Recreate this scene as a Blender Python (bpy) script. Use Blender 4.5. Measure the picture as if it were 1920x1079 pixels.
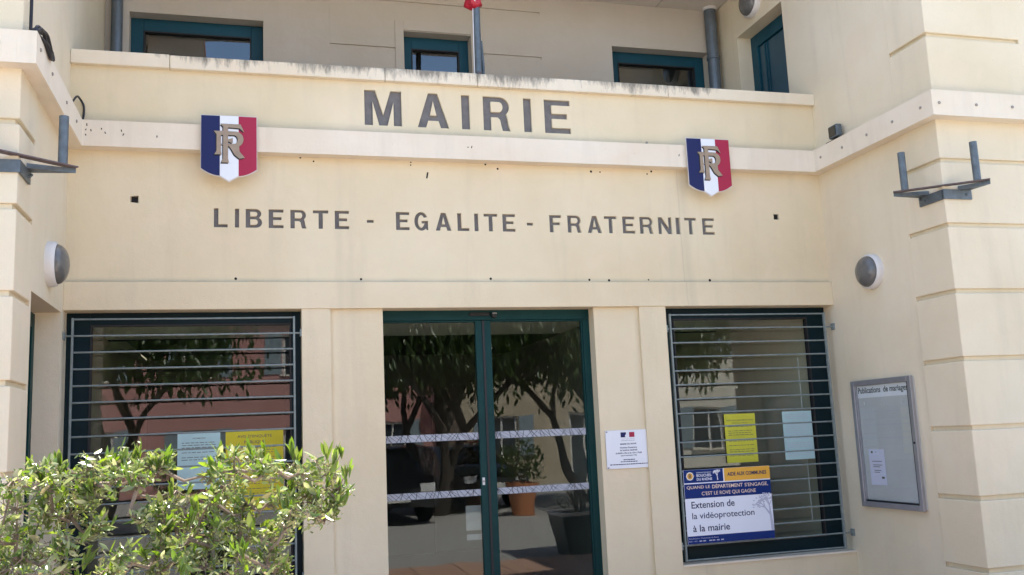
import bpy, bmesh, math, random
from mathutils import Vector, Matrix
random.seed(7)
R = math.radians
for o in list(bpy.data.objects): bpy.data.objects.remove(o)
scn = bpy.context.scene
COL = scn.collection

# ------------------------------------------------------------------ camera, sky, sun, exposure
EYE = 1.6
yaw, pitch, roll = 0.2755, 0.1545, -0.0447
fw = Vector((math.sin(yaw)*math.cos(pitch), math.cos(yaw)*math.cos(pitch), math.sin(pitch)))
rt = Vector((math.cos(yaw), -math.sin(yaw), 0)); up = rt.cross(fw)
r2 = rt*math.cos(roll) + up*math.sin(roll); u2 = -rt*math.sin(roll) + up*math.cos(roll)
cd = bpy.data.cameras.new('camera'); cam = bpy.data.objects.new('camera', cd); COL.objects.link(cam)
m = Matrix((r2, u2, -fw)).transposed().to_4x4(); m.translation = Vector((-1.91, -7.4439, EYE))
cam.matrix_world = m
cd.sensor_width = 36; cd.lens = 36*1775.3/1920; cd.clip_start = .05; cd.clip_end = 2000
scn.camera = cam

SUN_EL, SUN_AZ = 62, 15          # azimuth measured from +Y (behind the building) towards +X
sd = Vector((math.sin(R(SUN_AZ))*math.cos(R(SUN_EL)), math.cos(R(SUN_AZ))*math.cos(R(SUN_EL)), math.sin(R(SUN_EL))))
w = bpy.data.worlds.new('World'); scn.world = w; w.use_nodes = True
nt = w.node_tree; bgn = nt.nodes['Background']
sky = nt.nodes.new('ShaderNodeTexSky'); sky.sky_type = 'NISHITA'; sky.sun_disc = False
sky.sun_elevation = R(SUN_EL); sky.sun_rotation = R(SUN_AZ); sky.air_density = 1.0; sky.dust_density = 1.5; sky.ozone_density = 1.0
nt.links.new(sky.outputs[0], bgn.inputs[0]); bgn.inputs[1].default_value = 0.12
sl = bpy.data.lights.new('sun', 'SUN'); sl.energy = 4.4; sl.angle = R(.53); sl.color = (1, .95, .87)
so = bpy.data.objects.new('sun', sl); COL.objects.link(so)
so.rotation_euler = (-sd).to_track_quat('-Z', 'Y').to_euler(); so.location = (6, 10, 20)
scn.view_settings.view_transform = 'Standard'; scn.view_settings.look = 'None'
scn.view_settings.gamma = 1; scn.view_settings.exposure = 2.15
scn.render.engine = 'CYCLES'
scn.cycles.max_bounces = 10; scn.cycles.transparent_max_bounces = 12

# ------------------------------------------------------------------ materials
def N(t, typ, **kw):
    n = t.nodes.new(typ)
    for k, v in kw.items():
        if k.startswith('i_'):
            key = k[2:]; key = int(key) if key.isdigit() else key
            n.inputs[key].default_value = v
        else: setattr(n, k, v)
    return n
def mat(name, col, rough=.7, metal=0, spec=.5, noise=None, bump=None, coat=0):
    """noise=(scale, amount): slow tone drift; bump=(scale, strength): fine relief"""
    M = bpy.data.materials.new(name); M.use_nodes = True; t = M.node_tree; b = t.nodes['Principled BSDF']
    b.inputs['Base Color'].default_value = (*col, 1); b.inputs['Roughness'].default_value = rough
    b.inputs['Metallic'].default_value = metal; b.inputs['Specular IOR Level'].default_value = spec
    b.inputs['Coat Weight'].default_value = coat
    tc = N(t, 'ShaderNodeTexCoord')
    if noise:
        n = N(t, 'ShaderNodeTexNoise', i_Scale=noise[0], i_Detail=6.0, i_Roughness=.6); t.links.new(tc.outputs['Object'], n.inputs['Vector'])
        mr = N(t, 'ShaderNodeMapRange', i_1=.3, i_2=.7, i_3=1-noise[1], i_4=1+noise[1]); t.links.new(n.outputs['Fac'], mr.inputs[0])
        mx = N(t, 'ShaderNodeMix', data_type='RGBA', blend_type='MULTIPLY'); mx.inputs[0].default_value = 1
        mx.inputs[6].default_value = (*col, 1); t.links.new(mr.outputs[0], mx.inputs[7]); t.links.new(mx.outputs[2], b.inputs['Base Color'])
    if bump:
        n = N(t, 'ShaderNodeTexNoise', i_Scale=bump[0], i_Detail=5.0); t.links.new(tc.outputs['Object'], n.inputs['Vector'])
        bp = N(t, 'ShaderNodeBump', i_Strength=bump[1], i_Distance=.01); t.links.new(n.outputs['Fac'], bp.inputs['Height'])
        t.links.new(bp.outputs[0], b.inputs['Normal'])
    return M
def stucco(name, col, dirt=(.42, .36, .28), dirt_amt=.24, cap=False, ledge=False, tint=(.78, .63, .46)):
    """painted render: slow drift of tone, rain streaks, blotches, fine grain; cap adds black lichen along the coping"""
    M = bpy.data.materials.new(name); M.use_nodes = True; t = M.node_tree; b = t.nodes['Principled BSDF']; L = t.links
    b.inputs['Roughness'].default_value = .88; b.inputs['Specular IOR Level'].default_value = .25
    tc = N(t, 'ShaderNodeNewGeometry'); P = tc.outputs['Position']
    n1 = N(t, 'ShaderNodeTexNoise', i_Scale=.9, i_Detail=5.0, i_Roughness=.55); L.new(P, n1.inputs['Vector'])
    r1 = N(t, 'ShaderNodeMapRange', i_1=.32, i_2=.68); L.new(n1.outputs['Fac'], r1.inputs[0])
    c1 = N(t, 'ShaderNodeMix', data_type='RGBA'); L.new(r1.outputs[0], c1.inputs[0])
    c1.inputs[6].default_value = (*col, 1); c1.inputs[7].default_value = (col[0]*.90, col[1]*.87, col[2]*.81, 1)
    # vertical rain streaks
    mp = N(t, 'ShaderNodeMapping'); mp.inputs['Scale'].default_value = (5, 5, .55); L.new(P, mp.inputs['Vector'])
    n2 = N(t, 'ShaderNodeTexNoise', i_Scale=1.0, i_Detail=7.0, i_Roughness=.65); L.new(mp.outputs[0], n2.inputs['Vector'])
    r2_ = N(t, 'ShaderNodeMapRange', i_1=.52, i_2=.82, i_3=0.0, i_4=dirt_amt); L.new(n2.outputs['Fac'], r2_.inputs[0])
    c2 = N(t, 'ShaderNodeMix', data_type='RGBA'); L.new(r2_.outputs[0], c2.inputs[0]); L.new(c1.outputs[2], c2.inputs[6]); c2.inputs[7].default_value = (*dirt, 1)
    # warm blotches where the paint has been touched up
    n3 = N(t, 'ShaderNodeTexNoise', i_Scale=2.3, i_Detail=4.0, i_Distortion=.6); L.new(P, n3.inputs['Vector'])
    r3 = N(t, 'ShaderNodeMapRange', i_1=.55, i_2=.72, i_3=0.0, i_4=.35); L.new(n3.outputs['Fac'], r3.inputs[0])
    c3 = N(t, 'ShaderNodeMix', data_type='RGBA'); L.new(r3.outputs[0], c3.inputs[0]); L.new(c2.outputs[2], c3.inputs[6]); c3.inputs[7].default_value = (*tint, 1)
    # small specks
    n5 = N(t, 'ShaderNodeTexNoise', i_Scale=42.0, i_Detail=3.0); L.new(P, n5.inputs['Vector'])
    r5 = N(t, 'ShaderNodeMapRange', i_1=.70, i_2=.78, i_3=0.0, i_4=.28); L.new(n5.outputs['Fac'], r5.inputs[0])
    c5 = N(t, 'ShaderNodeMix', data_type='RGBA'); L.new(r5.outputs[0], c5.inputs[0]); L.new(c3.outputs[2], c5.inputs[6]); c5.inputs[7].default_value = (*dirt, 1)
    sxz = N(t, 'ShaderNodeSeparateXYZ'); L.new(P, sxz.inputs[0]); prev = c5
    for zb, hh in ((4.057, .10), (2.845, .045)):
        md = N(t, 'ShaderNodeMapRange', i_1=zb, i_2=zb+hh, i_3=1.0, i_4=0.0); L.new(sxz.outputs['Z'], md.inputs[0])
        lo = N(t, 'ShaderNodeMath', operation='GREATER_THAN'); lo.inputs[1].default_value = zb-.001; L.new(sxz.outputs['Z'], lo.inputs[0])
        nn = N(t, 'ShaderNodeTexNoise', i_Scale=3.5, i_Detail=6.0, i_Roughness=.7); L.new(P, nn.inputs['Vector'])
        ra = N(t, 'ShaderNodeMapRange', i_1=.3, i_2=.65, i_3=.1, i_4=.55); L.new(nn.outputs['Fac'], ra.inputs[0])
        m1 = N(t, 'ShaderNodeMath', operation='MULTIPLY'); L.new(md.outputs[0], m1.inputs[0]); L.new(lo.outputs[0], m1.inputs[1])
        m2 = N(t, 'ShaderNodeMath', operation='MULTIPLY'); L.new(m1.outputs[0], m2.inputs[0]); L.new(ra.outputs[0], m2.inputs[1])
        cc = N(t, 'ShaderNodeMix', data_type='RGBA'); L.new(m2.outputs[0], cc.inputs[0]); L.new(prev.outputs[2], cc.inputs[6]); cc.inputs[7].default_value = (.36, .34, .28, 1); prev = cc
    if ledge:      # old joint with run-off stain
        nx = N(t, 'ShaderNodeTexNoise', i_Scale=5.0, i_Detail=4.0); L.new(P, nx.inputs['Vector'])
        wx = N(t, 'ShaderNodeMath', operation='MULTIPLY_ADD'); L.new(nx.outputs['Fac'], wx.inputs[0]); wx.inputs[1].default_value = .03; L.new(sxz.outputs['X'], wx.inputs[2])
        for x0_, w_, amt in ((1.758, .006, .30), (1.80, .07, .16), (-1.2, .05, .08)):
            df = N(t, 'ShaderNodeMath', operation='SUBTRACT'); L.new(wx.outputs[0], df.inputs[0]); df.inputs[1].default_value = x0_+.015
            ab = N(t, 'ShaderNodeMath', operation='ABSOLUTE'); L.new(df.outputs[0], ab.inputs[0])
            mr = N(t, 'ShaderNodeMapRange', i_1=0.0, i_2=w_, i_3=amt, i_4=0.0); L.new(ab.outputs[0], mr.inputs[0])
            hi = N(t, 'ShaderNodeMath', operation='LESS_THAN'); hi.inputs[1].default_value = 3.9; L.new(sxz.outputs['Z'], hi.inputs[0])
            mm = N(t, 'ShaderNodeMath', operation='MULTIPLY'); L.new(mr.outputs[0], mm.inputs[0]); L.new(hi.outputs[0], mm.inputs[1])
            cc = N(t, 'ShaderNodeMix', data_type='RGBA'); L.new(mm.outputs[0], cc.inputs[0]); L.new(prev.outputs[2], cc.inputs[6]); cc.inputs[7].default_value = (.34, .31, .25, 1); prev = cc
    out = prev if ledge else c5
    if cap:
        sx = N(t, 'ShaderNodeSeparateXYZ'); L.new(P, sx.inputs[0])
        mp2 = N(t, 'ShaderNodeMapping'); mp2.inputs['Scale'].default_value = (20, 6, 5); L.new(P, mp2.inputs['Vector'])
        n4 = N(t, 'ShaderNodeTexNoise', i_Scale=1.0, i_Detail=9.0, i_Roughness=.75); L.new(mp2.outputs[0], n4.inputs['Vector'])
        n6 = N(t, 'ShaderNodeTexNoise', i_Scale=2.0, i_Detail=3.0); L.new(P, n6.inputs['Vector'])
        zz = N(t, 'ShaderNodeMapRange', i_1=4.525, i_2=4.635, i_3=-.15, i_4=.13); L.new(sx.outputs['Z'], zz.inputs[0])
        xx = N(t, 'ShaderNodeMapRange', i_1=-2.75, i_2=-2.3, i_3=-.35, i_4=0.0); L.new(sx.outputs['X'], xx.inputs[0])
        xr = N(t, 'ShaderNodeMapRange', i_1=2.0, i_2=2.5, i_3=0.0, i_4=-.35); L.new(sx.outputs['X'], xr.inputs[0])
        a = N(t, 'ShaderNodeMath', operation='ADD'); L.new(n4.outputs['Fac'], a.inputs[0]); L.new(zz.outputs[0], a.inputs[1])
        a2 = N(t, 'ShaderNodeMath', operation='ADD'); L.new(a.outputs[0], a2.inputs[0]); L.new(xx.outputs[0], a2.inputs[1])
        a4 = N(t, 'ShaderNodeMath', operation='ADD'); L.new(a2.outputs[0], a4.inputs[0]); L.new(xr.outputs[0], a4.inputs[1])
        a3 = N(t, 'ShaderNodeMath', operation='MULTIPLY_ADD'); L.new(n6.outputs['Fac'], a3.inputs[0]); a3.inputs[1].default_value = .75; sb = N(t, 'ShaderNodeMath', operation='SUBTRACT'); L.new(a4.outputs[0], sb.inputs[0]); sb.inputs[1].default_value = .10; L.new(sb.outputs[0], a3.inputs[2])
        rr = N(t, 'ShaderNodeMapRange', i_1=.71, i_2=.95, i_3=0.0, i_4=.78); L.new(a3.outputs[0], rr.inputs[0])
        c4 = N(t, 'ShaderNodeMix', data_type='RGBA'); L.new(rr.outputs[0], c4.inputs[0]); L.new(out.outputs[2], c4.inputs[6]); c4.inputs[7].default_value = (.10, .095, .085, 1)
        out = c4
    L.new(out.outputs[2], b.inputs['Base Color'])
    nb = N(t, 'ShaderNodeTexNoise', i_Scale=160.0, i_Detail=4.0); L.new(P, nb.inputs['Vector'])
    nb2 = N(t, 'ShaderNodeTexNoise', i_Scale=9.0, i_Detail=4.0); L.new(P, nb2.inputs['Vector'])
    ad = N(t, 'ShaderNodeMath', operation='MULTIPLY_ADD'); L.new(nb.outputs['Fac'], ad.inputs[0]); ad.inputs[1].default_value = .35; L.new(nb2.outputs['Fac'], ad.inputs[2])
    bp = N(t, 'ShaderNodeBump', i_Strength=.42, i_Distance=.014); L.new(ad.outputs[0], bp.inputs['Height']); L.new(bp.outputs[0], b.inputs['Normal'])
    return M
def glass_mat(name, refl=.78, tint=(.88, .92, .91), wave=.012):
    M = bpy.data.materials.new(name); M.use_nodes = True; t = M.node_tree; L = t.links
    t.nodes.remove(t.nodes['Principled BSDF']); out = t.nodes['Material Output']
    tr = N(t, 'ShaderNodeBsdfTransparent'); tr.inputs[0].default_value = (*tint, 1)
    gl = N(t, 'ShaderNodeBsdfGlossy'); gl.inputs['Roughness'].default_value = 0.0; gl.inputs['Color'].default_value = (.95, .97, .96, 1)
    lw = N(t, 'ShaderNodeLayerWeight', i_Blend=.5); pw = N(t, 'ShaderNodeMath', operation='POWER'); pw.inputs[1].default_value = 5; L.new(lw.outputs['Facing'], pw.inputs[0])
    mu = N(t, 'ShaderNodeMath', operation='MULTIPLY_ADD', use_clamp=True); mu.inputs[1].default_value = .9; mu.inputs[2].default_value = .042*refl; L.new(pw.outputs[0], mu.inputs[0])
    tc = N(t, 'ShaderNodeNewGeometry'); n = N(t, 'ShaderNodeTexNoise', i_Scale=2.2, i_Detail=1.0); L.new(tc.outputs['Position'], n.inputs['Vector'])
    bp = N(t, 'ShaderNodeBump', i_Strength=wave, i_Distance=.1); L.new(n.outputs['Fac'], bp.inputs['Height']); L.new(bp.outputs[0], gl.inputs['Normal'])
    mx = N(t, 'ShaderNodeMixShader'); L.new(mu.outputs[0], mx.inputs[0]); L.new(tr.outputs[0], mx.inputs[1]); L.new(gl.outputs[0], mx.inputs[2])
    L.new(mx.outputs[0], out.inputs['Surface'])
    return M
def leaf_mat(name, cols, trans=.45, rough=.38):
    M = bpy.data.materials.new(name); M.use_nodes = True; t = M.node_tree; L = t.links; b = t.nodes['Principled BSDF']; out = t.nodes['Material Output']
    ge = N(t, 'ShaderNodeNewGeometry'); oi = N(t, 'ShaderNodeObjectInfo')
    ad = N(t, 'ShaderNodeMath', operation='ADD'); L.new(ge.outputs['Random Per Island'], ad.inputs[0]); L.new(oi.outputs['Random'], ad.inputs[1])
    fc = N(t, 'ShaderNodeMath', operation='FRACT'); L.new(ad.outputs[0], fc.inputs[0])
    cr = N(t, 'ShaderNodeValToRGB'); e = cr.color_ramp.elements
    e[0].color = (*cols[0], 1); e[1].color = (*cols[-1], 1)
    for i, c in enumerate(cols[1:-1]): k = e.new((i+1)/(len(cols)-1)); k.color = (*c, 1)
    L.new(fc.outputs[0], cr.inputs[0]); L.new(cr.outputs[0], b.inputs['Base Color']); b.inputs['Roughness'].default_value = rough
    tl = N(t, 'ShaderNodeBsdfTranslucent')
    hs = N(t, 'ShaderNodeHueSaturation', i_Saturation=1.25, i_Value=1.5, i_Hue=.485); L.new(cr.outputs[0], hs.inputs['Color']); L.new(hs.outputs[0], tl.inputs[0])
    mx = N(t, 'ShaderNodeMixShader', i_0=trans); L.new(b.outputs[0], mx.inputs[1]); L.new(tl.outputs[0], mx.inputs[2]); L.new(mx.outputs[0], out.inputs[0])
    return M

CREAM = (.76, .66, .465)
M = dict(
    wall=stucco('cream_render', CREAM, ledge=True), wing=stucco('cream_render_wings', (.765, .675, .505)),
    band=stucco('pale_band_paint', (.82, .74, .61), dirt_amt=.28), cap=stucco('coping_paint', (.80, .72, .57), cap=True),
    terrace=stucco('shaded_terrace_render', (.55, .50, .43), dirt_amt=.2, tint=(.55, .485, .40)),  # terrace: render greyed and darkened to carry the overhang's shade
    soffit=mat('soffit_panel', (.62, .56, .48), .85, noise=(2, .06)),
    letter=mat('letter_grey', (.155, .145, .14), .8, noise=(14, .18), bump=(60, .2)),
    teal=mat('teal_lacquer', (.0012, .036, .035), .5, spec=.22, noise=(3, .12)), tealdark=mat('dark_teal_lacquer', (.0008, .013, .018), .5, spec=.2, noise=(3, .12)), tealblue=mat('teal_blue_lacquer', (.005, .060, .090), .5, spec=.3, noise=(3, .12)),
    doorblue=mat('blue_grey_lacquer', (.035, .085, .115), .4, noise=(3, .1)),
    greypaper=mat('grey_paper', (.27, .26, .235), .8, noise=(8, .1)), bolt=mat('painted_bolt', (.30, .27, .23), .6),  # sheet colour is plain grey, darker than the other papers
    dark=mat('black_rubber', (.012, .012, .013), .6), hole=mat('dark_hole', (.01, .009, .008), .9),
    glass=glass_mat('window_glass'), glass_up=glass_mat('upper_glass', 2.0, (.7, .76, .8)), glass_board=glass_mat('board_glass', .8, (.97, .98, .98), .004),
    bar=mat('grille_paint', (.20, .235, .22), .55, noise=(20, .2)),
    galv=mat('galvanised_steel', (.115, .14, .155), .5, .35, noise=(18, .25), bump=(90, .1)),
    pipe=mat('zinc_pipe', (.13, .16, .19), .45, .4, noise=(6, .2)), rust=mat('rusty_plate', (.13, .10, .095), .75, .1, noise=(25, .3)),
    alu=mat('brushed_aluminium', (.36, .36, .375), .42, .55, noise=(8, .08)),
    white=mat('white_plastic', (.66, .64, .61), .45, noise=(6, .05)), plaque=mat('plaque_white', (.74, .76, .80), .28, noise=(5, .03)),
    lens=mat('lamp_lens', (.12, .12, .115), .18, noise=(9, .15), spec=.6, bump=(40, .25)),
    blue=mat('shield_blue', (.008, .013, .085), .45, spec=.3), shwhite=mat('shield_white', (.76, .78, .80), .35), red=mat('shield_red', (.36, .018, .055), .45, spec=.3),
    gold=mat('pale_gold', (.33, .245, .165), .45, .2, noise=(25, .1)), black=mat('black_paint', (.008, .008, .008), .5), rim=mat('shield_rim', (.68, .64, .62), .5),
    navy=mat('sign_navy', (.003, .024, .15), .5, spec=.2, noise=(4, .05)), yellow=mat('sign_amber', (.72, .37, .03), .4), sign=mat('sign_white', (.74, .77, .84), .4, noise=(3, .03)),
    ink=mat('dark_blue_ink', (.012, .016, .07), .6), peach=mat('peach_ink', (.78, .60, .45), .6), greyink=mat('pale_grey_ink', (.45, .46, .56), .6), txt=mat('grey_ink', (.10, .10, .09), .7),
    poster_y=mat('yellow_paper', (.58, .56, .045), .7, noise=(6, .06)), poster_y2=mat('yellow_paper_deep', (.56, .48, .02), .7, noise=(6, .06)),
    poster_b=mat('pale_green_paper', (.42, .60, .60), .7, noise=(5, .06)), paper=mat('white_paper', (.74, .77, .80), .7, noise=(6, .03)), lilac=mat('lilac_paper', (.66, .67, .80), .7),
    boardback=mat('board_backing', (.53, .54, .53), .4, noise=(2, .07)), film=mat('frosted_film', (.38, .40, .44), .7),
    inwall=mat('interior_wall', (.16, .155, .13), .9, noise=(1.5, .08)), inceil=mat('interior_ceiling', (.82, .78, .68), .9), infloor=mat('interior_floor', (.07, .06, .05), .4), indark=mat('unlit_interior', (.012, .014, .016), .7),  # indark: near-black colour stands in for the room's unlit depths
    cable=mat('black_cable', (.012, .012, .018), .5), redcloth=mat('red_cloth', (.45, .01, .03), .45, spec=.6), whitecloth=mat('white_cloth', (.75, .74, .74), .7),
    bark=mat('shrub_bark', (.20, .15, .11), .85, noise=(30, .3)), trunk=mat('tree_bark', (.10, .08, .065), .9, noise=(9, .35), bump=(12, .8)),
    leaf=leaf_mat('shrub_leaf', [(.07, .13, .02), (.13, .22, .04), (.10, .17, .04), (.19, .27, .06), (.09, .16, .025), (.23, .28, .09), (.04, .07, .02)], .34),
    leafgrey=leaf_mat('shrub_leaf_pale', [(.26, .32, .12), (.11, .17, .05), (.44, .45, .26), (.18, .25, .08), (.33, .36, .17), (.06, .09, .03), (.26, .23, .13), (.09, .14, .04)], .22, .3),
    treeleaf=leaf_mat('tree_leaf', [(.035, .065, .015), (.06, .10, .02), (.05, .08, .03), (.09, .13, .04)], .3, .4),
    terracotta=mat('terracotta', (.50, .20, .09), .8, noise=(5, .15), bump=(40, .1)), soil=mat('soil', (.05, .035, .025), .95, noise=(20, .3)),
    planter=mat('anthracite_planter', (.025, .027, .03), .5), planter_rim=mat('planter_rim', (.75, .73, .70), .6),
    tile=mat('terracotta_paving', (.42, .25, .18), .75, noise=(1.2, .18), bump=(30, .15)), grout=mat('paving_grout', (.30, .27, .24), .95),
    ground=mat('washed_aggregate', (.33, .31, .29), .95, noise=(28, .38), bump=(70, .5)),
    pink=stucco('pink_render', (.52, .27, .25), dirt=(.4, .24, .22), tint=(.54, .30, .27)), beige=stucco('beige_render', (.48, .41, .31)), pale=stucco('pale_render', (.72, .68, .60), dirt=(.5, .47, .42), tint=(.70, .64, .55)),
    rooftile=mat('roof_tiles', (.42, .19, .11), .85, noise=(4, .25)), shutter=mat('grey_shutter', (.22, .27, .30), .6), pane_far=mat('far_pane', (.03, .04, .05), .08, spec=.8),
    carblack=mat('black_car_paint', (.006, .006, .008), .25, coat=1), carglass=mat('car_glass', (.01, .012, .014), .03, spec=.9), tyre=mat('tyre', (.015, .015, .015), .9), rimm=mat('wheel_alloy', (.5, .5, .52), .3, .8),
    carred=mat('tail_lamp_red', (.35, .01, .01), .2), carwhite=mat('lamp_clear', (.7, .7, .7), .15), flower=leaf_mat('orange_flower', [(.7, .16, .07), (.75, .25, .12), (.6, .1, .05)], .2, .6),
)

# ------------------------------------------------------------------ helpers
def link(o, parent=None):
    COL.objects.link(o)
    if parent: o.parent = parent
    return o
def tag(o, label=None, cat=None, group=None, kind=None):
    for k, v in (('label', label), ('category', cat), ('group', group), ('kind', kind)):
        if v: o[k] = v
    return o
def thing(name, label, cat, loc=(0, 0, 0), rz=0, group=None):
    o = bpy.data.objects.new(name, None); o.location = loc; o.rotation_euler = (0, 0, rz); o.empty_display_size = .1
    return tag(link(o), label, cat, group)
def wloc(p):
    v = Vector((0, 0, 0))
    while p: v += p.location; p = p.parent
    return v
class MB:
    def __init__(s): s.v = []; s.f = []
    def add(s, vs, fs):
        n = len(s.v); s.v += [tuple(x) for x in vs]; s.f += [tuple(i+n for i in f) for f in fs]; return s
    def box(s, x0, x1, y0, y1, z0, z1):
        return s.add([(x0,y0,z0),(x1,y0,z0),(x1,y1,z0),(x0,y1,z0),(x0,y0,z1),(x1,y0,z1),(x1,y1,z1),(x0,y1,z1)],
                     [(0,3,2,1),(4,5,6,7),(0,1,5,4),(1,2,6,5),(2,3,7,6),(3,0,4,7)])
    def tube(s, pts, r, n=8, cap=True):
        pts = [Vector(p) for p in pts]; rs = r if isinstance(r, (list, tuple)) else [r]*len(pts)
        rings = []; prev = None
        for i, p in enumerate(pts):
            d = (pts[min(i+1, len(pts)-1)] - pts[max(i-1, 0)]).normalized()
            if prev is None: a = d.orthogonal().normalized()
            else:
                a = prev - d*prev.dot(d); a = a.normalized() if a.length > 1e-6 else d.orthogonal().normalized()
            prev = a; b = d.cross(a)
            rings.append([p + (a*math.cos(t*2*math.pi/n) + b*math.sin(t*2*math.pi/n))*rs[i] for t in range(n)])
        vs = [q for rg in rings for q in rg]; fs = []
        for i in range(len(pts)-1):
            for t in range(n): fs.append((i*n+t, i*n+(t+1) % n, (i+1)*n+(t+1) % n, (i+1)*n+t))
        if cap: fs += [tuple(range(n))[::-1], tuple((len(pts)-1)*n+t for t in range(n))]
        return s.add(vs, fs)
    def lathe(s, c, axis, prof, n=28):
        """prof: list of (radius, height along axis)"""
        ax = Vector(axis).normalized(); a = ax.orthogonal().normalized(); b = ax.cross(a); c = Vector(c)
        vs = [c + ax*h + (a*math.cos(t*2*math.pi/n) + b*math.sin(t*2*math.pi/n))*r for r, h in prof for t in range(n)]
        fs = [(i*n+t, i*n+(t+1) % n, (i+1)*n+(t+1) % n, (i+1)*n+t) for i in range(len(prof)-1) for t in range(n)]
        fs += [tuple(range(n))[::-1], tuple((len(prof)-1)*n+t for t in range(n))]
        return s.add(vs, fs)
    def prism(s, poly, fn, d0, d1):
        """poly 2D convex-ish outline; fn(u,v,d)->xyz"""
        n = len(poly)
        return s.add([fn(u, v, d0) for u, v in poly] + [fn(u, v, d1) for u, v in poly],
                     [tuple(range(n)), tuple(range(2*n-1, n-1, -1))] + [(i, i+n, (i+1) % n+n, (i+1) % n) for i in range(n)])
    def build(s, name, m_, parent=None, smooth=False, bevel=0, kind=None, local=False):
        me = bpy.data.meshes.new(name); o0 = Vector((0, 0, 0)) if local else wloc(parent)
        me.from_pydata([Vector(v)-o0 for v in s.v], [], s.f)
        bm = bmesh.new(); bm.from_mesh(me); bmesh.ops.recalc_face_normals(bm, faces=bm.faces)
        if bevel: bmesh.ops.bevel(bm, geom=list(bm.edges), offset=bevel, segments=2, affect='EDGES', profile=.5)
        bm.to_mesh(me); bm.free()
        if smooth:
            for p in me.polygons: p.use_smooth = True
            if smooth != 'all': me.set_sharp_from_angle(angle=R(40))
        me.materials.append(m_)
        o = bpy.data.objects.new(name, me); link(o, parent)
        if kind: o['kind'] = kind
        return o
def box(name, m_, parent, *a, bevel=0): return MB().box(*a).build(name, m_, parent, bevel=bevel)
def mesh_from_curve(cu):
    ob = bpy.data.objects.new('tmp', cu); COL.objects.link(ob)
    dg = bpy.context.evaluated_depsgraph_get(); dg.update()
    me = bpy.data.meshes.new_from_object(ob.evaluated_get(dg)); bpy.data.objects.remove(ob); return me
def plate2d(loops, half):
    """filled plate with holes (even-odd) in the local XY plane, thickness 2*half"""
    cu = bpy.data.curves.new('tmp', 'CURVE'); cu.dimensions = '2D'; cu.fill_mode = 'BOTH'; cu.extrude = half
    for lp in loops:
        sp = cu.splines.new('POLY'); sp.points.add(len(lp)-1); sp.use_cyclic_u = True
        for p, (x, y) in zip(sp.points, lp): p.co = (x, y, 0, 1)
    return mesh_from_curve(cu)
def put(me, name, m_, parent, loc, facing='-Y'):
    """hang a mesh drawn in local XY so that it faces -Y (or -X)"""
    me.materials.clear(); me.materials.append(m_)
    o = bpy.data.objects.new(name, me); link(o, parent); o.location = Vector(loc) - wloc(parent)
    o.rotation_euler = (R(90), 0, 0) if facing == '-Y' else (R(90), 0, R(-90))
    return o
def text(body, name, m_, parent, loc, w=None, h=None, bold=0, align='LEFT', facing='-Y', depth=.0006, size=None):
    cu = bpy.data.curves.new('tmp', 'FONT'); cu.body = body; cu.size = 1; cu.offset = bold; cu.extrude = .01; cu.resolution_u = 4
    me = mesh_from_curve(cu)
    xs = [v.co.x for v in me.vertices]; ys = [v.co.y for v in me.vertices]
    sx = w/(max(xs)-min(xs)) if w else None; sy = h/(max(ys)-min(ys)) if h else None
    sx = sx or sy; sy = sy or sx
    x0 = min(xs) if align == 'LEFT' else (max(xs)+min(xs))/2
    for v in me.vertices: v.co = ((v.co.x-x0)*sx, (v.co.y-min(ys))*sy, v.co.z*depth*50)
    return put(me, name, m_, parent, loc, facing)

# ------------------------------------------------------------------ ground
gr = MB().add([(-90, -120, 0), (90, -120, 0), (90, 60, 0), (-90, 60, 0)], [(0, 1, 2, 3)]).build('ground', M['ground']); gr['kind'] = 'structure'
fc = box('forecourt', M['grout'], None, -3.19, 3.19, -4.25, -.031, .004, .03); fc['kind'] = 'structure'
tm = None
for i in range(12):
    for j in range(8):
        x = -3.16+i*.528; y = -.06-j*.522
        if tm is None:
            o = MB().box(0, .515, -.51, 0, 0, .014).build('paving_tile', M['tile'], fc, bevel=.003); tm = o.data
        else: o = bpy.data.objects.new('paving_tile', tm); link(o, fc)
        o.location = (x, y, .0305 + random.uniform(-.001, .001)); o['label'] = 'square terracotta paving tile'

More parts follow.
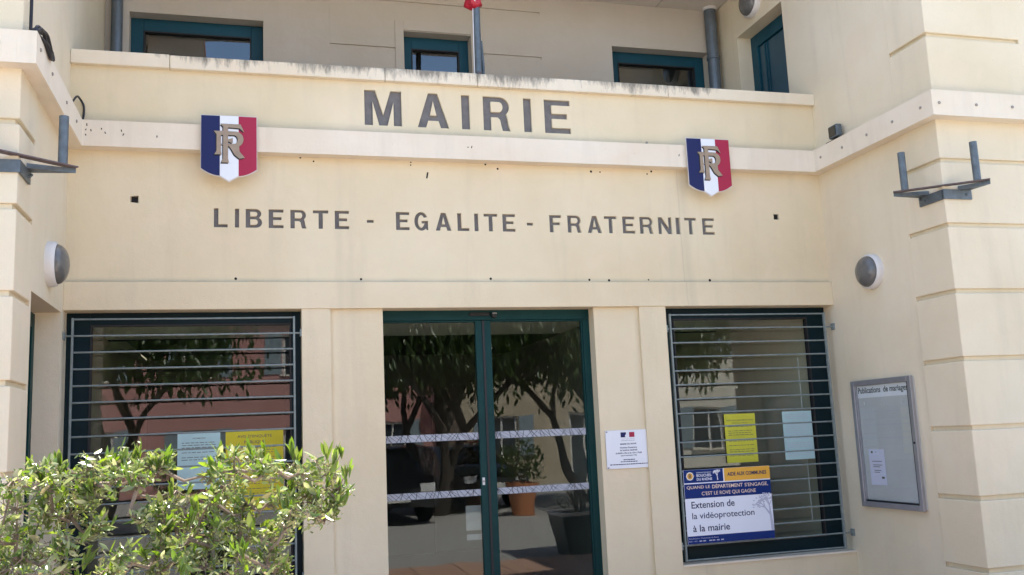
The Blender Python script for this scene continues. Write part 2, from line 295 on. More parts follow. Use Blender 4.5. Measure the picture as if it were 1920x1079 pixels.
# ------------------------------------------------------------------ letters (outlines in cap-height units)
def arc(cx, cy, rx, ry, a0, a1, n=12): return [(cx+rx*math.cos(R(a0+(a1-a0)*k/n)), cy+ry*math.sin(R(a0+(a1-a0)*k/n))) for k in range(n+1)]
def glyph(c, wd):
    s, a, W = .225, .165, wd
    if c == 'I': return [[(0,0),(0,1),(W,1),(W,0)]]
    if c == '-': return [[(0,.37),(0,.53),(W,.53),(W,.37)]]
    if c == 'L': return [[(0,0),(0,1),(s,1),(s,a),(W,a),(W,0)]]
    if c == 'E': return [[(0,0),(0,1),(W,1),(W,1-a),(s,1-a),(s,.59),(W-.1,.59),(W-.1,.43),(s,.43),(s,a),(W,a),(W,0)]]
    if c == 'F': return [[(0,0),(0,1),(W,1),(W,1-a),(s,1-a),(s,.58),(W-.08,.58),(W-.08,.42),(s,.42),(s,0)]]
    if c == 'T': return [[(0,1),(W,1),(W,1-a),((W+s)/2,1-a),((W+s)/2,0),((W-s)/2,0),((W-s)/2,1-a),(0,1-a)]]
    if c == 'M': return [[(0,0),(0,1),(.3,1),(W/2,.3),(W-.3,1),(W,1),(W,0),(W-s,0),(W-s,.67),(W/2+.115,0),(W/2-.115,0),(s,.67),(s,0)]]
    if c == 'N': return [[(0,0),(0,1),(.25,1),(W-s+.02,.36),(W-s+.02,1),(W,1),(W,0),(W-.25,0),(s-.02,.64),(s-.02,0)]]
    if c == 'A': return [[(0,0),(W/2-.13,1),(W/2+.13,1),(W,0),(W-.235,0),(W-.30,.2),(.30,.2),(.235,0)], [(.355,.36),(W-.355,.36),(W/2,.78)]]
    if c == 'R':
        o = [(0,0),(0,1)] + arc(W-.31,.715,.29,.285,90,-48) + [(W-.08,.36),(W-.055,.18),(W,0),(W-.235,0),(W-.275,.17),(W-.30,.32),(W-.37,.39),(s,.39),(s,0)]
        return [o, [(s,.85)] + arc(W-.33,.70,.115,.15,90,-90) + [(s,.55)]]
    if c == 'B':
        o = [(0,0),(0,1)] + arc(W-.33,.745,.29,.255,90,-48) + arc(W-.31,.285,.31,.285,58,-90)
        return [o, [(s,.845)] + arc(W-.36,.725,.12,.12,90,-90,8) + [(s,.605)], [(s,.45)] + arc(W-.36,.305,.14,.145,90,-90,8) + [(s,.16)]]
    if c == 'G':
        return [arc(W/2,.5,W/2,.52,28,312,26) + [(W-.10,.02),(W,.02),(W,.53),(W/2+.02,.53),(W/2+.02,.38),(W-.2,.38)] + arc(W/2,.5,W/2-.21,.345,-52,-325,22)]
def word(items, z0, h):
    """items: (char, x0, x1) in metres -> list of per-letter loops"""
    return [[[(x0+u*h, z0+v*h) for u, v in lp] for lp in glyph(c, (x1-x0)/h)] for c, x0, x1 in items]
MAIRIE = list(zip('MAIRIE', [-.990, -.553, -.178, .010, .366, .553], [-.684, -.287, -.107, .246, .436, .788]))
LX = [-2.161,-2.059,-2.005,-1.974,-1.925,-1.802,-1.752,-1.64,-1.587,-1.464,-1.413,-1.293,-1.243,-1.131,-.989,-.934,-.755,-.645,-.605,-.491,-.43,-.298,-.247,-.148,
      -.104,-.069,-.023,.094,.138,.248,.349,.403,.549,.654,.71,.833,.89,1.019,1.044,1.159,1.212,1.327,1.373,1.498,1.547,1.675,1.715,1.755,1.8,1.913,1.971,2.09]
LIB = [(c, LX[2*i], LX[2*i+1]) for i, c in enumerate('LIBERTE-EGALITE-FRATERNITE')]

# ------------------------------------------------------------------ the town hall
H = thing('town_hall', 'cream rendered town hall front with lettered frieze between two projecting wings', 'building')
def engraved(name, x0, x1, z0, z1, letters, z_h, extra=()):
    loops = [[(x0, z0), (x1, z0), (x1, z1), (x0, z1)]]
    for L_ in letters: loops += L_
    loops += list(extra)
    p = put(plate2d(loops, .013), name, M['wall'], H, (0, .013, 0))
    for L_ in letters:
        put(plate2d(L_, .0015), 'letter', M['letter'], p, (0, .0125, 0)).rotation_euler = (0, 0, 0)
    for c in list(p.children): c.location = (0, 0, -.0095)
    return p
def sq(cx, cz, s=.028, k=0): return [(cx-s, cz-s+k), (cx+s, cz-s), (cx+s, cz+s), (cx-s, cz+s-k)]
HOLES = [sq(-2.733, 3.483, .029, .006), sq(2.716, 3.452, .025)]
engraved('frieze_panel', -3.2, 3.2, 2.80, 3.90, word(LIB, 3.277, .150), 0, HOLES)
engraved('parapet_panel', -3.2, 3.2, 4.02, 4.56, word(MAIRIE, 4.150, .300), 0)
box('frieze_wall', M['wall'], H, -3.2, 3.2, .0262, .30, 2.70, 4.0)
box('parapet_wall', M['wall'], H, -3.2, 3.2, .0262, .20, 4.0, 4.56)
for hx, hz in ((-2.733, 3.483), (2.716, 3.452)): box('socket_shade', M['hole'], H, hx-.022, hx+.022, .014, .0261, hz-.022, hz+.022)  # black block paints deep shade into the shallow hole
# coping stones
cx = [-3.2, -2.491, -.822, -.042, 1.712, 3.2]
for i in range(5):
    dz = (.004, -.003, .002, 0, -.002)[i]
    box('coping_stone', M['cap'], H, cx[i]+.0015, cx[i+1]-.0015, -.05+dz*.5, .25, 4.520+dz*.4, 4.628+dz, bevel=.006)
# string course
for nm, a in (('string_course', (-3.2, 3.2, -.106, .001, 3.857, 4.057)),
              ('string_course', (-3.2, -3.094, -1.683, -.1061, 3.857, 4.057)), ('string_course', (3.094, 3.2, -1.683, -.1061, 3.857, 4.057)),
              ('string_course', (-9, -3.2005, -1.683, -1.57, 3.857, 4.057)), ('string_course', (3.2005, 9, -1.683, -1.57, 3.857, 4.057))):
    box(nm, M['band'], H, *a)
# lintel beam, piers, aprons
box('lintel_beam', M['wall'], H, -3.2, 3.2, -.04, .30, 2.635, 2.845, bevel=.004)
box('pier', M['wall'], H, -1.510, -1.291, -.03, .30, 0, 2.6345); box('pier', M['wall'], H, 1.300, 1.545, -.03, .30, 0, 2.6345)
box('door_jamb_panel', M['wall'], H, -1.2909, -.880, 0, .30, 0, 2.6345); box('door_jamb_panel', M['wall'], H, .897, 1.2999, 0, .30, 0, 2.6345)
box('window_apron', M['wall'], H, -3.2, -1.5101, -.026, .30, 0, .462); box('window_apron', M['wall'], H, 1.5451, 3.2, -.026, .30, 0, .462)
box('window_sill', M['band'], H, 1.546, 3.199, -.036, .13, .4622, .478); box('window_sill', M['band'], H, -3.199, -1.511, -.036, .13, .4622, .478)
# nail holes and plugs left in the render
nh = MB()
for x, z, r in [(-1.506,2.254,.009),(-1.403,2.227,.008),(-.62,2.246,.007),(-.622,2.223,.007),(.01,2.250,.009),(.115,2.216,.01),(.95,2.22,.012),(1.033,2.218,.008),(1.474,2.215,.008),(1.515,2.239,.011),
                (-1.999,1.276,.012),(-1.045,1.273,.011),(.016,1.278,.012),(.878,1.27,.011),(1.056,1.266,.012),(1.42,1.271,.008),(2.003,1.267,.014)]:
    nh.lathe((x, .001, z+EYE), (0, -1, 0), [(r, 0), (r*.8, .002)], 9)
nh.tube([(-.492, -.001, 3.715), (-.482, -.001, 3.765)], .006, 6)
nh.build('nail_hole', M['hole'], H, kind='stuff')
for p, ax in [((3.094, y, z+EYE), (-1, 0, 0)) for y, z in ((-.214,2.363),(-.538,2.354),(-.884,2.356),(-1.216,2.357),(-1.552,2.355))] + \
             [((x, -1.683, 2.352+EYE), (0, -1, 0)) for x in (3.156, 3.495, 3.833)] + \
             [((-3.094, y, z+EYE), (1, 0, 0)) for y, z in ((-1.587,2.379),(-1.232,2.369),(-.736,2.361),(-.35,2.36))] + \
             [((-3.30, -1.683, 2.37+EYE), (0, -1, 0)), ((1.49, 0, 2.50+EYE), (0, -1, 0))]:
    MB().lathe(p, ax, [(.012, -.001), (.012, .006), (.007, .009)], 10).build('anchor_bolt', M['bolt'], H)
# left over fixings on the band near the left corner
ch = MB()
for x, z in ((-3.06,2.415),(-3.07,2.38),(-3.065,2.34),(-3.03,2.375),(-2.96,2.39),(-2.93,2.36),(-2.82,2.38),(-2.81,2.35),(-2.57,2.345),(-.16,2.36),(-.13,2.36),(1.74,2.36)):
    ch.tube([(x, -.1068, z+EYE-.006), (x+random.uniform(-.006, .006), -.1068, z+EYE+random.uniform(.004, .014))], .0035, 5)
ch.build('paint_chip', M['hole'], H, kind='stuff')

# wings -------------------------------------------------------------------------------------------
WF, WQ = -1.577, -1.137
def wing_box(nm, sgn, x0, x1, *a, m_='wing'):   # x measured outwards from the inner wall plane
    xs = sorted((sgn*(3.2+x0), sgn*(3.2+x1))); return box(nm, M[m_], H, xs[0], xs[1], *a)
TOP = 6.879
wing_box('wing_core', -1, .021, 5.8, WF+.021, WQ, 0, TOP); wing_box('wing_core', 1, .021, 5.8, WF+.021, WQ, 0, TOP)
wing_box('wing_front', -1, .885, 5.79, WF, WF+.02, 0, TOP); wing_box('wing_front', 1, .885, 5.79, WF, WF+.02, 0, TOP)
# left wing: doorway in its inner wall
wing_box('wing_wall', -1, .2, 5.8, WQ+.0001, 6, 0, 2.612)
wing_box('wing_wall', -1, 0, .1999, -.092, 6, 0, 2.612); wing_box('wing_wall', -1, 0, .1999, WQ+.0001, -1.085, 0, 2.612)
wing_box('wing_wall', -1, 0, 5.8, WQ+.0001, 6, 2.6121, TOP)
# right wing: terrace door in its inner wall
wing_box('wing_wall', 1, 0, 5.8, WQ+.0001, .345, 0, TOP); wing_box('wing_wall', 1, 0, 5.8, 1.235, 6, 0, TOP)
wing_box('wing_wall', 1, 0, 5.8, .3451, 1.2349, 5.742, TOP); wing_box('wing_wall', 1, .25, 5.8, .3451, 1.2349, 0, 5.7419)
wing_box('wing_wall', 1, 0, .2499, .3451, 1.2349, 0, 3.9)
# quoin blocks
joints = [1.52+.508*n for n in range(-2, 11)]
qm = None
for sgn in (-1, 1):
    zs = [0.0]+joints
    for k in range(len(zs)):
        z0 = zs[k]; z1 = (zs[k+1]-.034) if k+1 < len(zs) else TOP
        if k+1 < len(zs) and abs(zs[k+1]-4.06) < .02: z1 = 3.90
        if abs(z0-4.06) < .02: z0 = 4.02
        e = .010+random.uniform(-.0015, .0015)
        xs = sorted((sgn*(3.2-e), sgn*(3.2+.885)))
        if z1 > z0: box('quoin_block', M['wing'], H, xs[0], xs[1], WF-e+.004, WQ+.0001, z0, z1, bevel=.007)
# roofs and soffit; unseen wing eaves, widened to keep sun off inner walls
for a, b in zip([-3.2, -2.18, -1.25, -.32, .61, 1.54, 2.47], [-2.18, -1.25, -.32, .61, 1.54, 2.47, 3.2]):
    box('soffit_board', M['soffit'], H, a+.006, b-.006, .25, 1.66, 6.232, 6.25)
box('soffit_backing', M['dark'], H, -3.2, 3.2, .25, 1.66, 6.2505, 6.26)
def gable(x0, x1, y0, y1, z, h):
    return MB().add([(x0,y0,z),(x1,y0,z),(x1,y1,z),(x0,y1,z),(x0,y0,z+.12),(x1,y0,z+.12),(x1,y1,z+.12),(x0,y1,z+.12),(x0+(x1-x0)*.25,(y0+y1)/2,z+h),(x1-(x1-x0)*.25,(y0+y1)/2,z+h)],
                    [(0,3,2,1),(0,1,5,4),(1,2,6,5),(2,3,7,6),(3,0,4,7),(4,5,9,8),(5,6,9),(6,7,8,9),(7,4,8)])
for a in ((-9.3, -2.46, -1.97, 6.5, 6.880, 6.8995), (2.46, 9.3, -1.97, 6.5, 6.880, 6.8995)): box('eave_soffit', M['soffit'], H, *a)
gable(-3.6, 3.6, .22, 7, 6.262, 1.0).build('roof', M['rooftile'], H)
gable(-9.4, -2.45, -1.98, 6.6, 6.901, 1.3).build('roof', M['rooftile'], H); gable(2.45, 9.4, -1.98, 6.6, 6.901, 1.3).build('roof', M['rooftile'], H)

# terrace back wall --------------------------------------------------------------------------------
BY = 1.65
def back(x0, x1, z0, z1, grooves=()):
    zs = [z0]
    for g in grooves: zs += [g-.03, g]
    zs.append(z1)
    for k in range(0, len(zs), 2): box('terrace_wall', M['terrace'], H, x0, x1, BY, BY+.3, zs[k], zs[k+1])
    for g in grooves: box('wall_groove', M['terrace'], H, x0, x1, BY+.016, BY+.3, g-.0299, g-.0001)
G = (5.552, 6.058)
back(-3.2, -2.99, 3.9, 6.231); back(-1.76, -1.1175, 3.9, 6.231); back(-1.117, -.461, 3.9, 6.231, G); back(.4611, 1.10, 3.9, 6.231, G); back(1.1005, 1.91, 3.9, 6.231); back(3.07, 3.2, 3.9, 6.231)
back(-2.9899, -1.7601, 5.735, 6.231); back(-.4609, .461, 5.735, 6.231, (6.058,)); back(1.9101, 3.0699, 5.735, 6.231)
for a in ((-.461, -.372, BY-.014, BY+.25, 3.9, 5.845), (.335, .4608, BY-.014, BY+.25, 3.9, 5.845), (-.3719, .3349, BY-.014, BY+.25, 5.742, 5.845)): box('window_surround', M['terrace'], H, *a, bevel=.003)
def up_window(x0, x1, zt, st=.115, rail=.125):
    y = BY+.14
    f = MB().box(x0, x0+st, y, y+.06, 3.95, zt).box(x1-st, x1, y, y+.06, 3.95, zt).box(x0+st, x1-st, y, y+.06, zt-rail, zt)
    wn = f.build('terrace_window', M['tealblue'], H, bevel=.004)
    g = .012
    MB().box(x0+st+.0005, x0+st+g, y-.006, y+.05, 3.95, zt-rail-.0005).box(x1-st-g, x1-st-.0005, y-.006, y+.05, 3.95, zt-rail-.0005).box(x0+st+g, x1-st-g, y-.006, y+.05, zt-rail-g, zt-rail-.0005).build('glazing_bead', M['dark'], wn)
    MB().box(x0+st-.005, x1-st+.005, y+.03, y+.036, 3.95, zt-rail+.005).build('pane', M['glass_up'], wn)
    MB().box(x0+.01, x1-.01, y+.25, y+.26, 3.9, zt).build('dark_backing', M['indark'], wn)  # near-black sheet stands in for the unlit room behind the pane
    return wn
up_window(-2.99, -1.76, 5.735); up_window(-.372, .335, 5.741, .1, .13); up_window(1.91, 3.07, 5.735)
box('terrace_floor', M['terrace'], H, -3.2, 3.2, .2005, 1.65, 3.86, 3.95)
# terrace door in the right wing (faces -X)
td = MB().box(3.36, 3.42, .346, .47, 3.95, 5.741).box(3.36, 3.42, 1.11, 1.234, 3.95, 5.741).box(3.36, 3.42, .47, 1.11, 5.60, 5.741).build('terrace_door', M['tealblue'], H, bevel=.004)
MB().box(3.385, 3.41, .475, 1.105, 3.95, 5.595).build('door_leaf', M['doorblue'], td, bevel=.006)
MB().box(3.372, 3.3845, .93, .95, 3.95, 5.59).box(3.372, 3.3845, .98, 1.0, 3.95, 5.59).build('door_moulding', M['tealblue'], td, bevel=.003)
# wing doorway, left
dl = MB().box(-3.43, -3.37, -1.08, -1.0, 0, 2.60).box(-3.43, -3.37, -.175, -.095, 0, 2.60).box(-3.43, -3.37, -1.0, -.175, 2.5, 2.60).build('side_door', M['teal'], H, bevel=.003)
MB().box(-3.415, -3.385, -.999, -.176, .01, 2.499).build('door_leaf', M['teal'], dl)
MB().tube([(-3.384, -.25, 1.0), (-3.345, -.25, 1.0), (-3.345, -.36, 1.0)], .01, 8).build('handle', M['alu'], dl)
box('doorway_sill', M['tile'], H, -3.40, -3.2, -1.084, -.093, 0, .03)

# ground-floor windows -------------------------------------------------------------------------------
def shop_window(x0, x1, gx0, gx1, glz0=.597, glz1=2.545):
    y = .12
    wn = MB().box(x0, gx0, y, y+.07, .479, 2.634).box(gx1, x1, y, y+.07, .479, 2.634).box(gx0, gx1, y, y+.07, glz1, 2.634).box(gx0, gx1, y, y+.07, .479, glz0).build('window', M['tealdark'], H, bevel=.004)
    b = .014
    MB().box(gx0+.0005, gx0+b, y-.005, y+.03, glz0, glz1).box(gx1-b, gx1-.0005, y-.005, y+.03, glz0, glz1).box(gx0+b, gx1-b, y-.005, y+.03, glz1-b, glz1-.0005).box(gx0+b, gx1-b, y-.005, y+.03, glz0+.0005, glz0+b).build('glazing_bead', M['dark'], wn)
    MB().box(gx0-.006, gx1+.006, y+.031, y+.037, glz0-.006, glz1+.006).build('pane', M['glass'], wn)
    return wn
shop_window(-3.2, -1.50, -3.035, -1.583); wR = shop_window(1.54, 3.2, 1.672, 3.012)
# sliding door --------------------------------------------------------------------------------------
dY = .12
d = MB().box(-.96, .99, dY, dY+.09, 2.552, 2.634).box(.838, .99, dY+.002, dY+.09, 0.02, 2.5515).build('sliding_door', M['teal'], H, bevel=.004)
box('threshold', M['alu'], H, -.88, .897, 0.0, .22, 0, .018)
def leaf(x0, x1, s0, s1, y):
    lf = MB().box(x0, x0+s0, y, y+.045, .02, 2.551).box(x1-s1, x1, y, y+.045, .02, 2.551).box(x0+s0, x1-s1, y, y+.045, .02, .13).box(x0+s0, x1-s1, y, y+.045, 2.538, 2.551).build('door_leaf', M['teal'], d, bevel=.004)
    p = MB().box(x0+s0-.005, x1-s1+.005, y+.02, y+.026, .125, 2.54).build('pane', M['glass'], lf)
    return lf
lfL = leaf(-.96, -.036, .075, .063, dY+.012); lfR = leaf(-.030, .838, .063, .012, dY+.012)
MB().box(-.042, -.024, dY+.004, dY+.0118, .02, 2.55).build('brush_seal', M['dark'], d)
# patterned safety film on the leaves
rnd = random.Random(3)
for lf, x0, x1 in ((lfL, -.884, -.1), (lfR, .034, .825)):
    for zc, hh in ((1.606, .028), (1.156, .026)):
        y = dY+.0315
        fl = MB().box(x0, x1, y-.001, y, zc-hh, zc+hh).build('safety_film', M['film'], lf)
        ln = MB(); x = x0-.02
        while x < x1:
            a = rnd.uniform(-.07, .07); wd = .0045
            for q in ((x, x+a), (x+rnd.uniform(0, .03), x-rnd.uniform(.02, .08))):
                b0, b1 = max(x0, min(x1-wd, q[0])), max(x0, min(x1-wd, q[1]))
                ln.add([(b0, y-.0016, zc-hh), (b0+wd, y-.0016, zc-hh), (b1+wd, y-.0016, zc+hh), (b1, y-.0016, zc+hh)], [(0, 1, 2, 3)])
            x += rnd.uniform(.028, .05)
        ln.build('film_pattern', M['dark'], lf, kind='stuff')
# motion sensor and lock
sn = MB().box(-.15, .02, dY-.02, dY-.0005, 2.585, 2.612).build('motion_sensor', M['dark'], d, bevel=.006)
MB().lathe((.055, dY, 2.588), (0, -1, 0), [(.02, 0), (.026, .02), (.018, .04), (.004, .044)], 14).build('sensor_eye', M['dark'], d, smooth=True)
MB().box(.038, .074, dY-.046, dY-.03, 2.601, 2.605).build('sensor_trim', M['white'], d)
lk = MB().box(-.088, -.068, dY+.008, dY+.0119, 1.213, 1.272).build('lock_plate', M['white'], d, bevel=.001)
MB().lathe((-.078, dY+.008, 1.243), (0, -1, 0), [(.006, 0), (.006, .006)], 12).build('lock_cylinder', M['rust'], lk)

# interior rooms -------------------------------------------------------------------------------------
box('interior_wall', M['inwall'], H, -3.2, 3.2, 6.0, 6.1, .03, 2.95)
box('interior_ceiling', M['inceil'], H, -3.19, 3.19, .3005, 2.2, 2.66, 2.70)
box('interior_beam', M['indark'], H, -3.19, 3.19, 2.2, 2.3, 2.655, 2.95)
box('interior_ceiling', M['indark'], H, -3.19, 3.19, 2.301, 6.0, 2.80, 2.86)  # rear ceiling coloured near-black, as if no daylight reaches it
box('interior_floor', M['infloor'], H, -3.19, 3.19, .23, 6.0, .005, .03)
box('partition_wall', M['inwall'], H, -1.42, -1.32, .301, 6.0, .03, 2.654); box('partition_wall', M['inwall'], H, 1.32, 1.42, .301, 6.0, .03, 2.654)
box('interior_doorway', M['indark'], H, -.5, .6, 5.9, 5.999, .03, 2.2)  # near-black slab in place of an unlit opening
# a white partition board behind the right window, with a blind cord
#box('interior_screen', M['inceil'], H, 2.25, 3.18, 1.6, 1.65, .03, 2.5)
MB().tube([(2.925, .19, 2.18), (2.928, .19, 1.5), (2.93, .19, .74)], .004, 6).build('blind_cord', M['white'], H)

# ------------------------------------------------------------------ security grilles
def grille(x0, x1, ztop, zbot, n, label, ax0, ax1, bent):
    y = -.005
    g = thing('security_grille', label, 'window grille', ((x0+x1)/2, y, zbot), group='window grilles')
    st = (ztop-zbot)/n
    for k in range(n+1):
        z = ztop-st*k; a, b = x0, x1
        if k in (1, n-1): a, b = ax0, ax1
        MB().tube([(a, y, z), ((a+b)/2, y+.002, z+random.uniform(-.003, .003)), (b, y, z)], .0068, 8).build('bar', M['bar'], g, smooth=True)
        if k in (1, n-1):
            for xx, s in ((ax0, 1), (ax1, -1)):
                MB().box(min(xx, xx+s*.012), max(xx, xx+s*.012), y-.026, y+.026, z-.03, z+.03).build('fixing_plate', M['bar'], g, bevel=.003)
    for xx in (x0, x1): MB().box(xx-.0075, xx+.0075, y-.0135, y+.0135, zbot-.009, ztop+.009).build('stile', M['bar'], g, bevel=.003)
grille(-3.137, -1.567, 2.572, .512, 17, 'grey horizontal bar grille over the left window behind the shrub', -3.199, -1.511, 0)
grille(1.590, 3.107, 2.562, .508, 17, 'grey horizontal bar grille over the right window holding the blue sign', 1.546, 3.199, 0)

# ------------------------------------------------------------------ shields with RF monogram
def shield(x0, zt, label, dxs):
    wd, ht = .408, .520; y = -.15
    s = thing('coat_of_arms_shield', label, 'shield', (x0+wd/2, -.106, zt-ht), group='tricolour shields on the string course')
    def bot(t):      # t in 0..1 across
        a = abs(t-.5)*2
        return .022*(1-a)*0 + (.105*a**1.0 if a < .36 else .105*.36+(a-.36)*.062/.64+.0*a) if True else 0
    def low(t):
        a = abs(t-.5)*2
        return .125*a if a < .34 else .0425+.055*((a-.34)/.66)**1.9
    def outline(t0, t1, g):
        ts = [t0+(t1-t0)*k/12 for k in range(13)]
        if t0 < .5 < t1: ts = sorted(set(ts+[.5]))
        return [(x0+t*wd, zt-ht+low(t)+g) for t in ts] + [(x0+t1*wd, zt-g), (x0+t0*wd, zt-g)]
    fn = lambda u, v, dd: (u, dd, v)
    MB().prism([(x0+(u-x0-wd/2)*1.02+wd/2, v) for u, v in outline(0, 1, -.004)], fn, -.1305, -.138).build('backing_plate', M['rim'], s)
    for t0, t1, mm in ((0, .335, 'blue'), (.335, .672, 'shwhite'), (.672, 1, 'red')):
        st = MB().prism(outline(t0+.0005, t1-.0005, .003), fn, -.1381, -.146).build('stripe', M[mm], s)
    MB().box(x0+.1, x0+wd-.1, -.1304, -.106, zt-.42, zt-.14).build('standoff', M['rim'], s)
    # monogram: R and F in flared serif capitals, gold faces over printed black drop shadows
    S = .00104*.5*1.0; ox, oz = x0+.0, zt
    sc = wd/740.0                      # drawing units: 740 wide
    def q(pts): return [(x0+(u-130)*sc, zt-(v-125)*sc) for u, v in pts]
    def crv(cx, cy, rx, ry, a0, a1, n=14): return [(cx+rx*math.cos(R(a0+(a1-a0)*k/n)), cy-ry*math.sin(R(a0+(a1-a0)*k/n))) for k in range(n+1)]
    Rout = [(298,352),(560,352)] + crv(585,465,108,113,90,-62) + [(640,640),(712,728),(640,742),(575,690),(520,590),(478,545),(392,545),(392,640),(402,690),(305,690),(335,640),(335,400)]
    Rin = [(392,408),(560,408)] + crv(570,470,46,62,80,-80) + [(540,535),(392,535)]
    Fout = [(388,248),(655,248),(705,360),(640,305),(487,298),(487,470),(550,450),(550,525),(487,500),(487,745),(500,805),(398,805),(422,745),(422,290)]
    Rr = [q(Rout), q(Rin)]
    for loops, nm, k in ((Rr, 'letter_r', 0), ([q(Fout)], 'letter_f', 1)):
        bo = put(plate2d([[(u-.007, v-.008) for u, v in lp] for lp in loops], .0012), nm, M['black'], s, (0, -.1475-.0004*k, 0))
        fa = put(plate2d(loops, .0018), 'gilt_face', M['gold'], bo, (0, 0, 0)); fa.rotation_euler = (0, 0, 0); fa.location = (0, 0, .0035+.0005*k)
    return s
shield(-2.251, 4.123, 'left tricolour shield with gilt RF monogram, left of the large word MAIRIE', 0)
shield(1.806, 4.112, 'right tricolour shield with gilt RF monogram, right of the large word MAIRIE', 0)

# ------------------------------------------------------------------ bulkhead lamps
def lamp(c, ax, r, label):
    t = thing('bulkhead_lamp', label, 'wall lamp', c, group='round bulkhead lamps')
    MB().lathe(c, ax, [(r, 0), (r, .03), (r*.97, .05), (r*.90, .060), (r*.88, .058)], 40).build('housing', M['white'], t, smooth=True)
    MB().lathe(c, ax, [(r*.875, .05)] + [(r*.875*math.cos(R(a)), .055+.075*math.sin(R(a))) for a in range(0, 86, 8)] + [(.004, .131)], 40).build('lens', M['lens'], t, smooth=True)
    return t
lamp((3.2, -.635, 2.835), (-1, 0, 0), .150, 'white rimmed round lamp on the right side wall above the notice board')
lamp((-3.2, -.59, 2.872), (1, 0, 0), .155, 'white rimmed round lamp on the left side wall beside the lintel')
lamp((3.2, .86, 5.975), (-1, 0, 0), .165, 'round lamp above the teal terrace door under the soffit')

# ------------------------------------------------------------------ flag brackets on the wing corners
def bracket(sg, label):
    z = 3.33; X = lambda x: sg*x
    t = thing('flag_bracket', label, 'flag bracket', (X(3.19), -1.587, z-.1), group='corner flag holders')
    a, b = Vector((X(2.985), -1.41, z)), Vector((X(3.372), -1.735, z)); dr = (b-a).normalized(); nn = Vector((-dr.y, dr.x, 0))
    e0, e1 = a-dr*.085, b+dr*.085
    pts = [e0+nn*.028, e1+nn*.028, e1-nn*.028, e0-nn*.028]
    MB().add([p+Vector((0, 0, k)) for k in (-.004, .004) for p in pts], [(0,1,2,3),(7,6,5,4),(0,4,5,1),(1,5,6,2),(2,6,7,3),(3,7,4,0)]).build('cross_plate', M['rust'], t)
    for p in (a, b): MB().lathe(p+Vector((0, 0, .0045)), (0, 0, 1), [(.028, 0), (.028, .30), (.022, .3), (.022, .22)], 18).build('tube', M['galv'], t, smooth=True)
    # angle iron folded round the corner
    i0 = .0
    leg1 = (3.176, 3.188, -1.575, -1.32); leg2 = (3.176, 3.43, -1.5985, -1.5865)
    for l in (leg1, leg2):
        xs = sorted((X(l[0]), X(l[1]))); MB().box(xs[0], xs[1], l[2], l[3], z-.105, z-.03).build('angle_iron', M['galv'], t)
    for tri in ([(3.177, -1.33), (3.177, -1.44), tuple(e0.xy*1)], [(3.42, -1.597), (3.31, -1.597), tuple(e1.xy*1)]):
        pp = [(X(p[0]), p[1]) if k < 2 else (p[0], p[1]) for k, p in enumerate(tri)]
        MB().prism(pp, lambda u, v, dd: (u, v, dd), z-.034, z-.0045).build('gusset', M['galv'], t)
    for p in ((3.172, -1.38, z-.07), (3.172, -1.34, z-.05)):
        MB().lathe((X(3.176), p[1], p[2]), (-sg, 0, 0), [(.010, 0), (.010, .010), (.005, .016)], 8).build('bolt', M['galv'], t)
    MB().lathe((X(3.38), -1.5985, z-.07), (0, -1, 0), [(.010, 0), (.010, .010), (.005, .016)], 8).build('bolt', M['galv'], t)
bracket(1, 'galvanised corner flag holder with two upright tubes on the right wing')
bracket(-1, 'galvanised corner flag holder on the left wing, cut by the picture edge')

# ------------------------------------------------------------------ drainpipes, flagpole, cables, floodlight
def pipe(x, y, r, z0, z1, label, collar):
    t = thing('drainpipe', label, 'drainpipe', (x, y, z0), group='terrace drainpipes')
    MB().tube([(x, y, z0), (x, y, z1)], r, 20).build('shaft', M['pipe'], t, smooth=True)
    for zc in collar: MB().lathe((x, y, zc), (0, 0, 1), [(r+.001, -.02), (r+.008, -.016), (r+.008, .016), (r+.001, .02)], 20).build('collar', M['pipe'], t, smooth=True)
    MB().lathe((x, y, z1-.03), (0, 0, 1), [(r+.012, 0), (r+.012, .03)], 20).build('top_ring', M['white'], t, smooth=True)
pipe(-3.09, 1.59, .052, 3.951, 6.231, 'blue-grey drainpipe in the left corner of the terrace', (4.9,))
pipe(3.085, 1.575, .066, 3.951, 6.231, 'grey drainpipe with collar in the right corner of the terrace', (5.64, 4.3))
fp = thing('flagpole', 'grey steel flagpole standing behind the parapet above MAIRIE', 'flagpole', (.075, .35, 3.95))
MB().tube([(.075, .35, 3.951), (.075, .35, 8.2)], .032, 16).build('pole', M['galv'], fp, smooth=True)
MB().tube([(.122, .36, 3.951), (.122, .36, 4.9), (.108, .352, 5.1)], .012, 8).build('conduit', M['galv'], fp, smooth=True)
MB().box(.055, .095, .312, .322, 4.74, 4.80).build('cleat', M['rust'], fp, bevel=.004)
MB().tube([(.032, .34, 3.96), (.034, .34, 4.9), (.04, .335, 5.4)], .004, 6).build('halyard', M['whitecloth'], fp)
fl = MB()
pr = []; rr = []
for k in range(15):
    t_ = k/14; pr.append((.060-.01*math.sin(t_*9), .345+.008*math.cos(t_*7), 5.40+t_*.5)); rr.append(.034+.036*min(1, t_*16)*(.85+.25*math.sin(t_*21)))
fg = thing('furled_flag', 'red and white furled flag bunched round the flagpole at the top edge', 'flag', (.075, .345, 5.40))
o = fl.tube(pr, rr, 18).build('red_cloth', M['redcloth'], fg, smooth='all')
for v in o.data.vertices:
    a = math.atan2(v.co.y, v.co.x); s = 1+.22*math.sin(a*5+v.co.z*6); v.co.x *= s; v.co.y *= s
MB().tube([(.045, .285, 5.44), (.04, .27, 5.6), (.055, .26, 5.9), (.05, .27, 5.92)], [.008, .022, .026, .02], 8).build('white_cloth', M['whitecloth'], fg, smooth='all')
